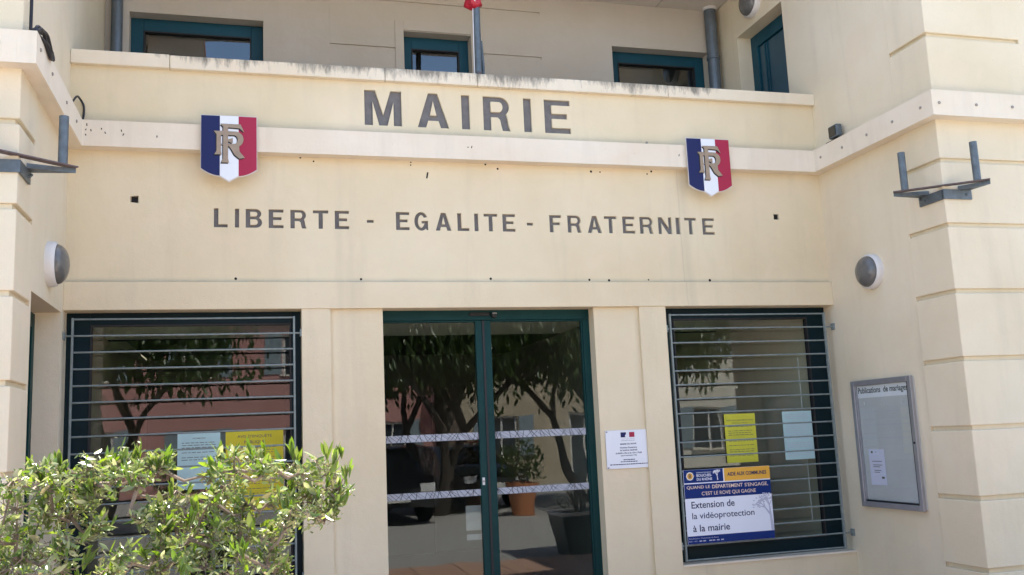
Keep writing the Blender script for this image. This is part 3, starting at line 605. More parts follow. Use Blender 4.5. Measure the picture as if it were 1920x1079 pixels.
# cable
def cable(pts, r, label, name='cable'):
    P_ = [Vector(p) for p in pts]; out = []
    for i in range(len(P_)-1):
        p0, p1, p2, p3 = P_[max(i-1, 0)], P_[i], P_[i+1], P_[min(i+2, len(P_)-1)]
        for k in range(6):
            t = k/6; out.append(.5*((2*p1)+(-p0+p2)*t+(2*p0-5*p1+4*p2-p3)*t*t+(-p0+3*p1-3*p2+p3)*t**3))
    out.append(P_[-1]); return MB().tube(out, r, 8)
cb = thing('cable_bundle', 'black cable running down to a coiled bundle on the left string course corner', 'cable', (-3.15, -1.4, 4.058))
cable([(-3.185, -1.433, 6.85), (-3.185, -1.433, 5.2), (-3.185, -1.43, 4.35), (-3.18, -1.425, 4.1), (-3.14, -1.40, 4.075)], .012, '').build('drop_cable', M['cable'], cb, smooth=True)
rnd = random.Random(5)
for k in range(6):
    j = lambda s=.012: rnd.uniform(-s, s)
    cable([(-3.12+j(), -1.66+j(), 4.065), (-3.10+j(), -1.62+j(), 4.095+j()), (-3.095+j(.006), -1.54+j(), 4.115+j(.012)), (-3.088+j(.006), -1.45+j(), 4.105+j(.02)), (-3.080+j(.006), -1.31+j(.04), 4.06+j(.02)), (-3.080+j(.006), -1.37+j(.03), 4.035+j()), (-3.085+j(.006), -1.50+j(), 4.06), (-3.12+j(), -1.62+j(), 4.065)], .011, '').build('coil', M['cable'], cb, smooth=True)
o = cable([(-3.14, -.30, 4.062), (-3.14, -.24, 4.14), (-3.13, -.13, 4.225), (-3.12, -.03, 4.235), (-3.10, -.013, 4.19), (-3.10, -.012, 4.12), (-3.11, -.02, 4.063)], .008, '').build('cable_loop', M['cable'], None, smooth=True)
tag(o, 'thin black cable loop sticking up behind the string course in the left corner', 'cable')
fl = thing('floodlight', 'small grey floodlight box sitting on the right string course', 'floodlight', (3.13, -.39, 4.058))
MB().box(3.105, 3.165, -.47, -.34, 4.085, 4.20).build('housing', M['galv'], fl, bevel=.012)
MB().box(3.0995, 3.1045, -.455, -.355, 4.10, 4.185).build('front_glass', M['carglass'], fl)
MB().box(3.10, 3.17, -.46, -.30, 4.0575, 4.066).box(3.12, 3.15, -.42, -.40, 4.066, 4.0855).build('foot_bracket', M['dark'], fl)

# ------------------------------------------------------------------ plaque by the door
pq = thing('wall_plaque', 'white opening hours plaque with tricolour emblem right of the sliding door', 'plaque', (1.131, 0, 1.285))
MB().box(.936, 1.327, -.012, -.004, 1.287, 1.600).build('plate', M['plaque'], pq, bevel=.0015)
for x in (.947, 1.316):
    for z in (1.298, 1.589): MB().lathe((x, 0, z), (0, -1, 0), [(.007, 0), (.007, .016), (.003, .018)], 12).build('screw', M['alu'], pq)
yq = -.0128
em = MB().box(1.070, 1.118, yq, -.0121, 1.541, 1.582).build('emblem_blue', M['blue'], pq)
MB().box(1.146, 1.193, yq, -.0121, 1.541, 1.582).build('emblem_red', M['red'], pq)
MB().lathe((1.120, -.0121, 1.552), (0, -1, 0), [(.012, 0), (.012, .0012)], 16).build('emblem_profile', M['plaque'], pq)
for s_, z, wd, hh, bo in (('Liberté · Égalité · Fraternité', 1.524, .115, .0055, 0), ('RÉPUBLIQUE FRANÇAISE', 1.510, .118, .0075, 0), ('MAIRIE DU ROVE', 1.480, .143, .0125, .03), ("Horaires d'ouverture", 1.450, .149, .0145, .025), ('du lundi au vendredi', 1.429, .153, .0135, .025),
                         ('de 8h30 à 12h et de 13h à 17h30', 1.405, .232, .0135, .025), ('(sauf vendredi 17h)', 1.384, .142, .0135, .025)):
    text(s_, 'lettering', M['ink'], pq, (1.133, -.0122, z), wd, hh, bo, 'CENTER')
ml = MB()
for z, wd in ((1.354, .10), (1.338, .15), (1.317, .34)):
    x = 1.133-wd/2
    while x < 1.133+wd/2:
        l = random.uniform(.006, .02); ml.box(x, min(x+l, 1.133+wd/2), yq, -.0121, z, z+.0075); x += l+.004
ml.build('small_print', M['ink'], pq, kind='stuff')

# ------------------------------------------------------------------ department sign on the right grille
sx0, sx1, sz0, sz1 = 1.606, 2.418, .637, 1.244; sy = -.024; f = sy-.0006
sg = thing('information_sign', 'blue white and amber council sign fixed to the right window grille', 'sign', (2.01, sy, sz0))
MB().box(sx0, sx1, sy, sy+.006, sz0, sz1).build('panel', M['sign'], sg, bevel=.001)
def strip(nm, m_, a, b, c, d_, y=.0006): return MB().box(a, b, sy-y, sy-.0001, c, d_).build(nm, M[m_], sg)
strip('blue_field', 'navy', sx0+.001, 1.973, 1.136, sz1-.001); strip('amber_field', 'yellow', 1.983, sx1-.001, 1.136, sz1-.001)
strip('blue_band', 'navy', sx0+.001, sx1-.001, 1.008, 1.127); strip('blue_foot', 'navy', sx0+.001, sx1-.001, sz0+.001, .702)
yt = sy-.0009
text('DÉPARTEMENT', 'lettering', M['shwhite'], sg, (1.726, yt, 1.214), .14, .010, 0); text('BOUCHES-', 'lettering', M['shwhite'], sg, (1.726, yt, 1.183), .142, .023, .012); text('DU RHÔNE', 'lettering', M['shwhite'], sg, (1.726, yt, 1.152), .142, .027, .012)
text('AIDE AUX COMMUNES', 'lettering', M['ink'], sg, (2.012, yt, 1.176), .372, .032, .03)
text('QUAND LE', 'lettering', M['peach'], sg, (1.628, yt, 1.082), .215, .029, .006); text('DÉPARTEMENT', 'lettering', M['peach'], sg, (1.863, yt, 1.082), .287, .037, .012); text("S'ENGAGE,", 'lettering', M['peach'], sg, (2.168, yt, 1.076), .222, .035, .006)
text("C'EST LE ROVE QUI GAGNE", 'lettering', M['peach'], sg, (1.762, yt, 1.024), .508, .036, .004)
text('Extension de', 'lettering', M['ink'], sg, (1.660, yt, .926), .400, .056, .010)
text('la vidéoprotection', 'lettering', M['ink'], sg, (1.660, yt, .824), .580, .066, .006)
text('à la mairie', 'lettering', M['ink'], sg, (1.660, yt, .735), .340, .056, .010)
text('Bénéficiaire : Commune du Rove', 'lettering', M['greyink'], sg, (1.618, yt, .677), .27, .011, 0); text('Réf. : AC-', 'lettering', M['greyink'], sg, (1.618, yt, .655), .08, .011, 0)
ml = MB()
for a in (1.71, 1.745, 1.80, 1.83, 1.87, 1.91): ml.box(a, a+.025, sy-.0007, sy-.0003, .655, .664)
ml.build('small_print', M['greyink'], sg, kind='stuff')
# round emblem with B
em = MB().lathe((1.665, sy-.0003, 1.192), (0, -1, 0), [(.034, 0), (.034, .0004)], 24).build('emblem', M['shwhite'], sg)
MB().lathe((1.665, sy-.0007, 1.192), (0, -1, 0), [(.027, 0), (.027, .0004)], 24).build('emblem_field', M['yellow'], em)
text('B', 'lettering', M['ink'], em, (1.665, sy-.0014, 1.176), None, .033, .02, 'CENTER')
es = MB()
for k in range(4):
    a = R(45+90*k); es.box(1.665+.036*math.cos(a)-.007, 1.665+.036*math.cos(a)+.007, sy-.0006, sy-.0002, 1.192+.036*math.sin(a)-.007, 1.192+.036*math.sin(a)+.007)
es.box(1.618, 1.632, sy-.0006, sy-.0002, 1.189, 1.195).box(1.698, 1.712, sy-.0006, sy-.0002, 1.189, 1.195)
es.build('emblem_points', M['yellow'], em)
# printed tree emblems: trunk with forking twigs and leaf dots
def print_tree(cx, z0, h, m_, right=True, n=60, seed=1):
    rd = random.Random(seed); t = MB(); y0, y1 = sy-.0007, sy-.0003
    cnt = [0]
    def seg(p, q, w0):
        cnt[0] += 1; y0 = sy-.0007-.000004*cnt[0]
        dx, dz = q[0]-p[0], q[1]-p[1]; l = math.hypot(dx, dz) or 1; nx, nz = -dz/l*w0, dx/l*w0
        t.add([(p[0]-nx, y0, p[1]-nz), (p[0]+nx, y0, p[1]+nz), (q[0]+nx*.6, y0, q[1]+nz*.6), (q[0]-nx*.6, y0, q[1]-nz*.6)], [(0, 1, 2, 3)])
    def br(p, a, l, w0, d_):
        q = (p[0]+math.cos(a)*l, p[1]+math.sin(a)*l)
        if q[0] > sx1-.003: return
        seg(p, q, w0)
        if d_ == 0:
            for _ in range(5):
                ux, uz = q[0]+rd.uniform(-.11, .11)*h, q[1]+rd.uniform(-.09, .09)*h; s = h*.022
                if ux < sx1-.006 and uz < 1.235: cnt[0] += 1; t.box(ux-s, ux+s, y0-.000004*cnt[0], y1, uz-s*.6, uz+s*.6)
            return
        for da in (-.55, .1, .6): br(q, a+da+rd.uniform(-.15, .15), l*.62, w0*.6, d_-1)
    br((cx, z0), R(95), h*.42, h*.05, 3)
    return t.build('printed_tree', m_, sg)
print_tree(1.920, 1.150, .085, M['shwhite'], seed=2); print_tree(2.405, .704, .31, M['greyink'], seed=4)

# ------------------------------------------------------------------ posters behind the glass
def poster(x0, x1, z0, z1, m_, label, head, lines, inkm='txt', y=.139, cols=None):
    t = thing('poster', label, 'poster', ((x0+x1)/2, y, z0), group='paper notices taped inside the windows')
    MB().box(x0, x1, y, y+.0012, z0, z1).build('sheet', M[m_], t)
    wd = x1-x0; zc = z1
    for s, fw_, hh, dz in head:
        zc -= dz; text(s, 'lettering', M[inkm], t, ((x0+x1)/2, y-.0002, zc), wd*fw_, hh, .006, 'CENTER')
    ml = MB(); z = zc-.03; k = 0
    while z > z0+.03 and k < lines:
        x = x0+wd*.1
        while x < x1-wd*.15:
            l = random.uniform(.012, .045); ml.box(x, min(x+l, x1-wd*.1), y-.0006, y-.0001, z, z+.0045); x += l+.008
        z -= random.choice((.018, .018, .036)); k += 1
    if lines: ml.build('text_lines', M[inkm], t, kind='stuff')
    return t
p = poster(2.110, 2.412, 1.276, 1.698, 'poster_y', 'yellow notice inside the right window above the blue sign', [('AVIS DE CONCERTATION', .86, .012, .062), ('PRÉALABLE', .5, .010, .022)], 16)
poster(2.684, 2.980, 1.275, 1.700, 'poster_b', 'pale blue-green notice at the right end of the right window', [], 20, 'greyink')
poster(-2.418, -2.112, 1.305, 1.726, 'poster_b', 'pale blue-green notice inside the left window beside the yellow poster', [('INFORMATION', .3, .010, .05)], 6)
p = poster(-2.073, -1.648, 1.122, 1.728, 'poster_y2', 'large yellow public enquiry poster inside the left window', [("AVIS D'ENQUÊTE", .60, .030, .062), ('PUBLIQUE', .36, .028, .045)], 26)
t = thing('door_notice', 'white paper sheet stuck low on the left door leaf', 'paper notice', (-.163, .166, .77))
MB().box(-.228, -.101, .1655, .1665, .86, 1.055).build('sheet', M['greypaper'], t); MB().box(-.225, -.101, .1655, .1665, .785, .83).build('sheet_foot', M['greypaper'], t)

# ------------------------------------------------------------------ notice board on the right wing wall
nb = thing('notice_board', 'aluminium framed glazed notice board for marriage announcements on the right side wall', 'notice board', (3.2, -.625, .865))
y0, y1, z0, z1 = -1.018, -.235, .868, 1.930; xf, xb = 3.150, 3.1995; s = .045
MB().box(3.180, xb, y0+.01, y1-.01, z0+.01, z1-.01).build('backing', M['boardback'], nb)
for a in ((xf, 3.1799, y0, y0+s, z0, z1), (xf, 3.1799, y1-s, y1, z0, z1), (xf, 3.1799, y0+s, y1-s, z0, z0+s), (xf, 3.1799, y0+s, y1-s, z1-s, z1)): box('frame_rail', M['alu'], nb, *a, bevel=.005)
for a in ((3.158, 3.1798, y0+s+.0005, y0+s+.014, z0+s, z1-s), (3.158, 3.1798, y1-s-.014, y1-s-.0005, z0+s, z1-s), (3.158, 3.1798, y0+s+.014, y1-s-.014, z0+s+.0005, z0+s+.014)): box('inner_bead', M['dark'] if a[2] < y0+.1 else M['alu'], nb, *a)
MB().box(3.164, 3.167, y0+s+.001, y1-s-.001, z0+s+.001, z1-s-.001).build('front_glass', M['glass_board'], nb)
MB().box(3.176, 3.1795, y0+s+.014, y1-s-.014, z1-s-.105, z1-s-.004).build('header_strip', M['paper'], nb)
text('Publications  de mariages', 'lettering', M['txt'], nb, (3.1755, y1-s-.022, z1-s-.082), .645, .066, .022, 'LEFT', '-X')
MB().lathe((xf, y0+.024, 1.40), (-1, 0, 0), [(.009, 0), (.009, .005)], 12).build('lock', M['dark'], nb)
for yy, zz in ((-.37, 1.735), (-.60, 1.735), (-.86, 1.735)): MB().tube([(3.179, yy, zz+.01), (3.172, yy-.008, zz), (3.172, yy-.012, zz-.016)], .005, 6).build('hook', M['white'], nb)
for zz in (1.66, 1.55, 1.44): MB().box(3.178, 3.1797, y0+s+.02, y1-s-.02, zz, zz+.003).build('backing_groove', M['greyink'], nb)
ns = thing('notice_sheet', 'small white sheet pinned low inside the notice board', 'paper notice', (3.176, -.465, 1.05))
MB().box(3.176, 3.1775, -.57, -.365, 1.052, 1.348).build('sheet', M['lilac'], ns)
ml = MB()
for zz, a, b in ((1.315, -.42, -.395), (1.322, -.47, -.455), (1.245, -.53, -.40), (1.215, -.53, -.41), (1.20, -.50, -.41), (1.17, -.51, -.42), (1.155, -.49, -.42), (1.105, -.545, -.51)):
    ml.box(3.1755, 3.1759, a, b, zz, zz+(.018 if zz in (1.315, 1.105) else .005))
ml.build('text_lines', M['txt'], ns, kind='stuff')

# ------------------------------------------------------------------ shrubs in planters
def leaf_mesh(L_, W_, bend):
    """pointed leaf along +Y, folded on its midrib, six faces"""
    prof = [(0, .12), (.28, .85), (.55, 1.0), (.8, .62), (1, .02)]; v = []; f = []
    for t, wd in prof:
        z = bend*L_*t*t
        v += [(-W_*wd/2, L_*t, z+W_*.12*wd), (0, L_*t, z), (W_*wd/2, L_*t, z+W_*.12*wd)]
    for i in range(len(prof)-1):
        a = i*3; f += [(a, a+1, a+4, a+3), (a+1, a+2, a+5, a+4)]
    return v, f
def frame(d_, roll_):
    d_ = d_.normalized(); a = d_.orthogonal().normalized(); b = d_.cross(a)
    x = a*math.cos(roll_)+b*math.sin(roll_); z = x.cross(d_)
    return x, d_, z
def shrub(cx, cy, z0, rx, ry, h, label, seed, tips_n, near, group=None, sprigs=(), clumps=()):
    rd = random.Random(seed)
    t = thing('shrub', label, 'shrub', (cx, cy, z0), group=group)
    base = Vector((cx, cy, z0)); stems = MB(); bigM = {}
    leaves = []
    tips = []; clump_mode = bool(clumps)
    tries = 0
    while not clump_mode and len(tips) < tips_n and tries < tips_n*40:
        tries += 1
        p = Vector((rd.uniform(-1, 1), rd.uniform(-1, 1), rd.uniform(0, 1))); rr_ = math.hypot(p.x, p.y)
        if rr_ > 1 or p.z > 1-.3*rr_**3: continue
        tips.append((base+Vector((p.x*rx, p.y*ry, p.z*h)), rd.random() < .4))
    for c_, r_ in clumps:
        n_ = int(8+175*r_)
        for _ in range(n_):
            o_ = Vector((rd.gauss(0, 1), rd.gauss(0, 1), rd.gauss(0, .85)))*r_*.44
            tips.append((c_+o_, False))
        for _ in range(int(1.2+16*r_)): tips.append((c_+Vector((rd.gauss(0, .5)*r_, rd.gauss(0, .5)*r_, rd.uniform(-.1, .75)*r_)), True))
    for s_ in sprigs: tips.append((Vector(s_), True))
    nodes = []
    for k in range(16):
        a = rd.uniform(0, 6.28); r_ = rd.uniform(.35, .75)
        e = base+Vector((math.cos(a)*rx*r_, math.sin(a)*ry*r_, h*rd.uniform(.35, .75)))
        mid = base.lerp(e, .5)+Vector((rd.uniform(-.05, .05), rd.uniform(-.05, .05), .08))
        pts = [base+Vector((math.cos(a)*.03, math.sin(a)*.03, -.03)), mid, e]
        fine = [pts[0].lerp(pts[1], u/4).lerp(pts[1].lerp(pts[2], u/4), u/4) for u in range(5)]
        stems.tube(fine, [.012, .010, .008, .006, .004], 6); nodes += fine[1:]
    for c_, r_ in clumps:      # a woody branch into every clump
        nd = min(nodes[:], key=lambda q: (q-c_).length+.3*max(0, q.z-c_.z)); mid = nd.lerp(c_, .5)+Vector((rd.uniform(-.03, .03), rd.uniform(-.03, .03), -.03))
        br_ = [nd, nd.lerp(mid, .5), mid, mid.lerp(c_, .5)+Vector((rd.uniform(-.01, .01), 0, 0)), c_+Vector((0, 0, r_*.5))]
        stems.tube(br_, [.0065, .0058, .005, .004, .002], 6); nodes += [br_[3], br_[4]]
    cl_nodes = nodes
    for i, (tp, fresh) in enumerate(tips):
        nd = min(cl_nodes, key=lambda q: (q-tp).length+.35*max(0, q.z-tp.z)); mid = nd.lerp(tp, .55)+Vector((rd.uniform(-.015, .015), rd.uniform(-.015, .015), -.01))
        stems.tube([nd, mid, tp], [.0022, .0016, .0010], 4, cap=False)
        dr = ((tp-mid).normalized()*.5+Vector((rd.uniform(-.35, .35), rd.uniform(-.35, .35), rd.uniform(.8, 1.3)))).normalized()
        if fresh:               # upright tuft of long fresh leaves
            for k in range(rd.randint(5, 9)):
                ang = rd.uniform(0, 6.28); x, y, z = frame(dr, ang); sp = rd.uniform(.05, .42)
                ln = rd.uniform(.030, .062); leaves.append((tp-dr*rd.uniform(0, .03), (y+x*sp).normalized(), rd.uniform(0, 6.28), ln, ln*rd.uniform(.17, .25), True))
        else:                   # crowded small leaves and spent flower heads
            for k in range(rd.randint(7, 12)):
                ld = Vector((rd.uniform(-1, 1), rd.uniform(-1, 1), rd.uniform(-.5, 1.1))).normalized(); ln = rd.uniform(.008, .026) if rd.random() < .85 else rd.uniform(.03, .048)
                leaves.append((tp+Vector((rd.gauss(0, .011), rd.gauss(0, .011), rd.gauss(0, .011))), ld, rd.uniform(0, 6.28), ln, ln*rd.uniform(.22, .42), rd.random() < .3))
    stems.build('stem', M['bark'], t, smooth=True)
    if near:
        cp = Vector((-1.91, -7.44, EYE)); leaves.sort(key=lambda l: -l[3]/(l[0]-cp).length)
        fwp = lambda l: (l[0]-cp).dot(fw) > 0 and abs((l[0]-cp).dot(r2)/(l[0]-cp).dot(fw)) < .54 and (l[0]-cp).dot(u2)/(l[0]-cp).dot(fw) > -.30
        big = [l for l in leaves if fwp(l)][:300]; bid = set(map(id, big))
        shp = []
        for kx in range(6):
            v, f_ = leaf_mesh(1, (.22, .26, .3)[kx % 3], (.12, -.15)[kx//3])
            me = bpy.data.meshes.new('leaf'); me.from_pydata(v, [], f_); me.materials.append(M['leaf'] if kx % 2 == 0 else M['leaf'])
            for p_ in me.polygons: p_.use_smooth = True
            shp.append(me)
        for l in big:
            o = bpy.data.objects.new('leaf', rd.choice(shp)); link(o, t)
            x, y, z = frame(l[1], l[2]); mm = Matrix((x, y, z)).transposed().to_4x4(); mm.translation = l[0]-base
            o.matrix_basis = mm @ Matrix.Scale(l[3], 4)
        leaves = [l for l in leaves if id(l) not in bid]
    for nm, sel, mm in (('foliage', True, 'leaf'), ('older_foliage', False, 'leafgrey')):
        b = MB()
        for p, ld, rl, ln, wd, fr_ in leaves:
            if fr_ != sel: continue
            v, f_ = leaf_mesh(ln, wd, rd.uniform(-.2, .2)); x, y, z = frame(ld, rl)
            b.add([p+x*q[0]+y*q[1]+z*q[2] for q in v], f_)
        me = bpy.data.meshes.new(nm); me.from_pydata([Vector(q)-base for q in b.v], [], b.f); me.materials.append(M[mm])
        for p_ in me.polygons: p_.use_smooth = True
        o = bpy.data.objects.new(nm, me); link(o, t); o['kind'] = 'stuff'
    return t
def planter(cx, cy, label):
    t = thing('planter', label, 'planter', (cx, cy, 0), group='anthracite planters before the entrance')
    a, b, h = .24, .33, .52
    v = [(cx+i*a, cy+j*a, .031) for i, j in ((-1,-1),(1,-1),(1,1),(-1,1))]+[(cx+i*b, cy+j*b, h) for i, j in ((-1,-1),(1,-1),(1,1),(-1,1))]
    if cy < -4.25-a: v = [(x, y, 0.001 if z < .1 else z) for x, y, z in v]
    MB().add(v, [(0,3,2,1),(4,5,6,7),(0,1,5,4),(1,2,6,5),(2,3,7,6),(3,0,4,7)]).build('tub', M['planter'], t, bevel=.008)
    r_ = b+.012
    for q in ((cx-r_, cx+r_, cy-r_, cy-r_+.05, h+.0005, h+.04), (cx-r_, cx+r_, cy+r_-.05, cy+r_, h+.0005, h+.04), (cx-r_, cx-r_+.05, cy-r_+.05, cy+r_-.05, h+.0005, h+.04), (cx+r_-.05, cx+r_, cy-r_+.05, cy+r_-.05, h+.0005, h+.04)): box('rim', M['planter_rim'], t, *q)
    box('soil', M['soil'], t, cx-r_+.051, cx+r_-.051, cy-r_+.051, cy+r_-.051, h+.0005, h+.02)
planter(-2.33, -4.62, 'dark planter tub under the foreground shrub, below the picture'); planter(2.36, -4.55, 'dark planter tub with pale rim reflected in the right door leaf')
CAMP = Vector((-1.91, -7.4439, EYE))
def at_depth(u, v, Y):           # photo pixel -> point at the shrub's distance from the wall
    d_ = fw+r2*((u-960)/1775.3)-u2*((v-539.5)/1775.3); return CAMP+d_*((Y-CAMP.y)/d_.y)
crd = random.Random(21); CL = []
for u, v, r_ in [(25,925,50),(70,905,42),(120,900,45),(165,885,36),(30,985,55),(90,965,50),(140,955,42),(175,925,34),(60,1045,60),(125,1030,45),(20,1100,60),(110,1100,60),(185,990,30),
                 (215,880,30),(250,868,30),(275,880,26),(305,870,20),(255,905,24),(330,935,30),(300,960,24),(345,985,42),(300,1010,40),(265,975,20),(355,1035,45),(290,1065,45),(225,1050,28),(200,1085,40),
                 (405,885,30),(440,875,36),(480,865,32),(505,885,26),(425,925,34),(395,950,26),(460,960,32),(410,1000,38),(470,1010,42),(380,1060,45),(450,1065,50),(520,1000,30),(505,1050,34),
                 (555,885,30),(590,880,34),(620,895,22),(565,925,36),(605,930,34),(635,925,20),(590,965,30),(620,960,24),(550,965,28),(520,935,24),(530,1070,18)]:
    CL.append((at_depth(u, v, -4.38+crd.uniform(-.16, .12)), r_/640))
for k in range(46):              # the rest of the bush, left of and below the picture
    u, v = crd.uniform(-230, -10), crd.uniform(900, 1250)
    if k > 22: u, v = crd.uniform(-60, 480), crd.uniform(1110, 1260)
    CL.append((at_depth(u, v, -4.40+crd.uniform(-.2, .2)), crd.uniform(.06, .10)))
SPR = [at_depth(u, v, -4.36) for u, v in ((640,850),(628,862),(655,880),(648,895),(262,850),(250,858),(312,868),(440,852),(470,850),(548,848),(558,860),(215,866),(60,878),(85,872),(110,866),(650,930))]
shrub(-2.42, -4.42, .54, .70, .45, .80, 'sunlit bushy shrub with slender green leaves in the left foreground', 11, 0, True, sprigs=SPR, clumps=CL)
shrub(2.36, -4.55, .54, .30, .30, .55, 'small leafy shrub in the planter reflected by the right door leaf', 5, 60, False)

# ------------------------------------------------------------------ the square behind the viewer (seen in the glass)
def pot(cx, cy, r, h, label, plant, flowers=False):
    t = thing('terracotta_pot', label, 'flower pot', (cx, cy, 0), group='terracotta pots on the square')
    MB().lathe((cx, cy, .002), (0, 0, 1), [(r*.70, 0), (r*.93, h*.8), (r*.93, h*.82), (r, h*.83), (r, h), (r*.9, h), (r*.88, h*.9)], 28).build('pot', M['terracotta'], t, smooth=True)
    MB().lathe((cx, cy, h*.86), (0, 0, 1), [(r*.87, 0), (r*.87, .02)], 20).build('soil', M['soil'], t)
    rd = random.Random(int(cx*100)); b = MB(); st = MB(); c = Vector((cx, cy, h))
    pl = thing('potted_plant', plant, 'plant', (cx, cy, h*.88), group='plants in the terracotta pots')
    for k in range(420):
        a, e = rd.uniform(0, 6.28), rd.uniform(.1, 1); rr_ = rd.random()**.5
        p = c+Vector((math.cos(a)*r*1.25*rr_, math.sin(a)*r*1.25*rr_, e*.95*(1-.4*rr_)))
        v, f_ = leaf_mesh(rd.uniform(.08, .16), rd.uniform(.03, .05), .1); x, y, z = frame(Vector((rd.uniform(-1, 1), rd.uniform(-1, 1), rd.uniform(0, 1.3))), rd.uniform(0, 6))
        b.add([p+x*q[0]+y*q[1]+z*q[2] for q in v], f_)
    for k in range(9): a = k*.7; st.tube([(cx, cy, h*.88), (cx+math.cos(a)*r*.8, cy+math.sin(a)*r*.8, h+.55)], .008, 5)
    st.build('stem', M['bark'], pl); b.build('foliage', M['treeleaf'], pl, kind='stuff')
    if flowers:
        fb = MB()
        for k in range(90):
            a = rd.uniform(0, 6.28); rr_ = rd.random()**.5*r*1.2; p = c+Vector((math.cos(a)*rr_, math.sin(a)*rr_, rd.uniform(.6, 1.0)))
            for q in range(4):
                v, f_ = leaf_mesh(.07, .05, .2); x, y, z = frame(Vector((rd.uniform(-1, 1), rd.uniform(-1, 1), rd.uniform(0, 1))), q); fb.add([p+x*w_[0]+y*w_[1]+z*w_[2] for w_ in v], f_)
        fb.build('flowers', M['flower'], pl, kind='stuff')
pot(3.36, -10.85, .335, .66, 'terracotta pot reflected in the middle of the right door leaf', 'green plant in the terracotta pot reflected in the right door leaf')
pot(3.35, -15.0, .30, .60, 'farther terracotta pot reflected behind the central door stiles', 'orange flowering plant reflected beside the central door stiles', True)
# tree
def tree(cx, cy, h, cr, label, seed, n, lowz=2.0):
    rd = random.Random(seed); t = thing('tree', label, 'tree', (cx, cy, 0)); tr = MB(); b = MB(); ends = []
    base = Vector((cx, cy, 0))
    def grow(p, d_, l, r_, lev):
        q = p+d_*l; mid = p.lerp(q, .5)+Vector((rd.uniform(-.08, .08), rd.uniform(-.08, .08), 0))*l
        tr.tube([p, mid, q], [r_, r_*.85, r_*.68], 8 if lev > 1 else 6)
        if lev == 0: ends.append(q); return
        for k in range(3):
            a = rd.uniform(0, 6.28); e = (d_+Vector((math.cos(a), math.sin(a), rd.uniform(-.15, .35)))*.75).normalized(); grow(q, e, l*rd.uniform(.62, .8), r_*.62, lev-1)
    for k, (dx, dy) in enumerate(((.28, .05), (-.3, -.1), (.02, .28))): grow(base+Vector((dx*.3, dy*.3, -.02)), Vector((dx, dy, 1)).normalized(), h*.36, .13, 3)
    cl = [e+Vector((rd.gauss(0, .35), rd.gauss(0, .35), rd.gauss(-.1, .3))) for e in ends for _ in range(3)]
    for k in range(n):
        c = rd.choice(cl)+Vector((rd.gauss(0, .3), rd.gauss(0, .3), rd.gauss(-.1, .26)))
        if c.z < lowz: continue
        v, f_ = leaf_mesh(rd.uniform(.14, .26), rd.uniform(.05, .085), .1); x, y, z = frame(Vector((rd.uniform(-.6, .6), rd.uniform(-.6, .6), -1)), rd.uniform(0, 6))
        b.add([c+x*q[0]+y*q[1]+z*q[2] for q in v], f_)
    tr.build('trunk', M['trunk'], t, smooth=True)
    me = bpy.data.meshes.new('crown'); me.from_pydata([Vector(q)-base for q in b.v], [], b.f); me.materials.append(M['treeleaf']); o = bpy.data.objects.new('crown', me); link(o, t); o['kind'] = 'stuff'
tree(2.0, -12.6, 5.2, 3.2, 'many-stemmed tree with drooping leaves reflected in the door glass', 3, 14000, 1.9)
tree(-4.8, -13.6, 5.6, 3.2, 'dark leafy tree reflected in the upper left window', 8, 13000, 2.6)
tree(5.6, -13.2, 5.6, 3.2, 'leafy tree reflected at the right of the door glass', 9, 13000, 2.0)
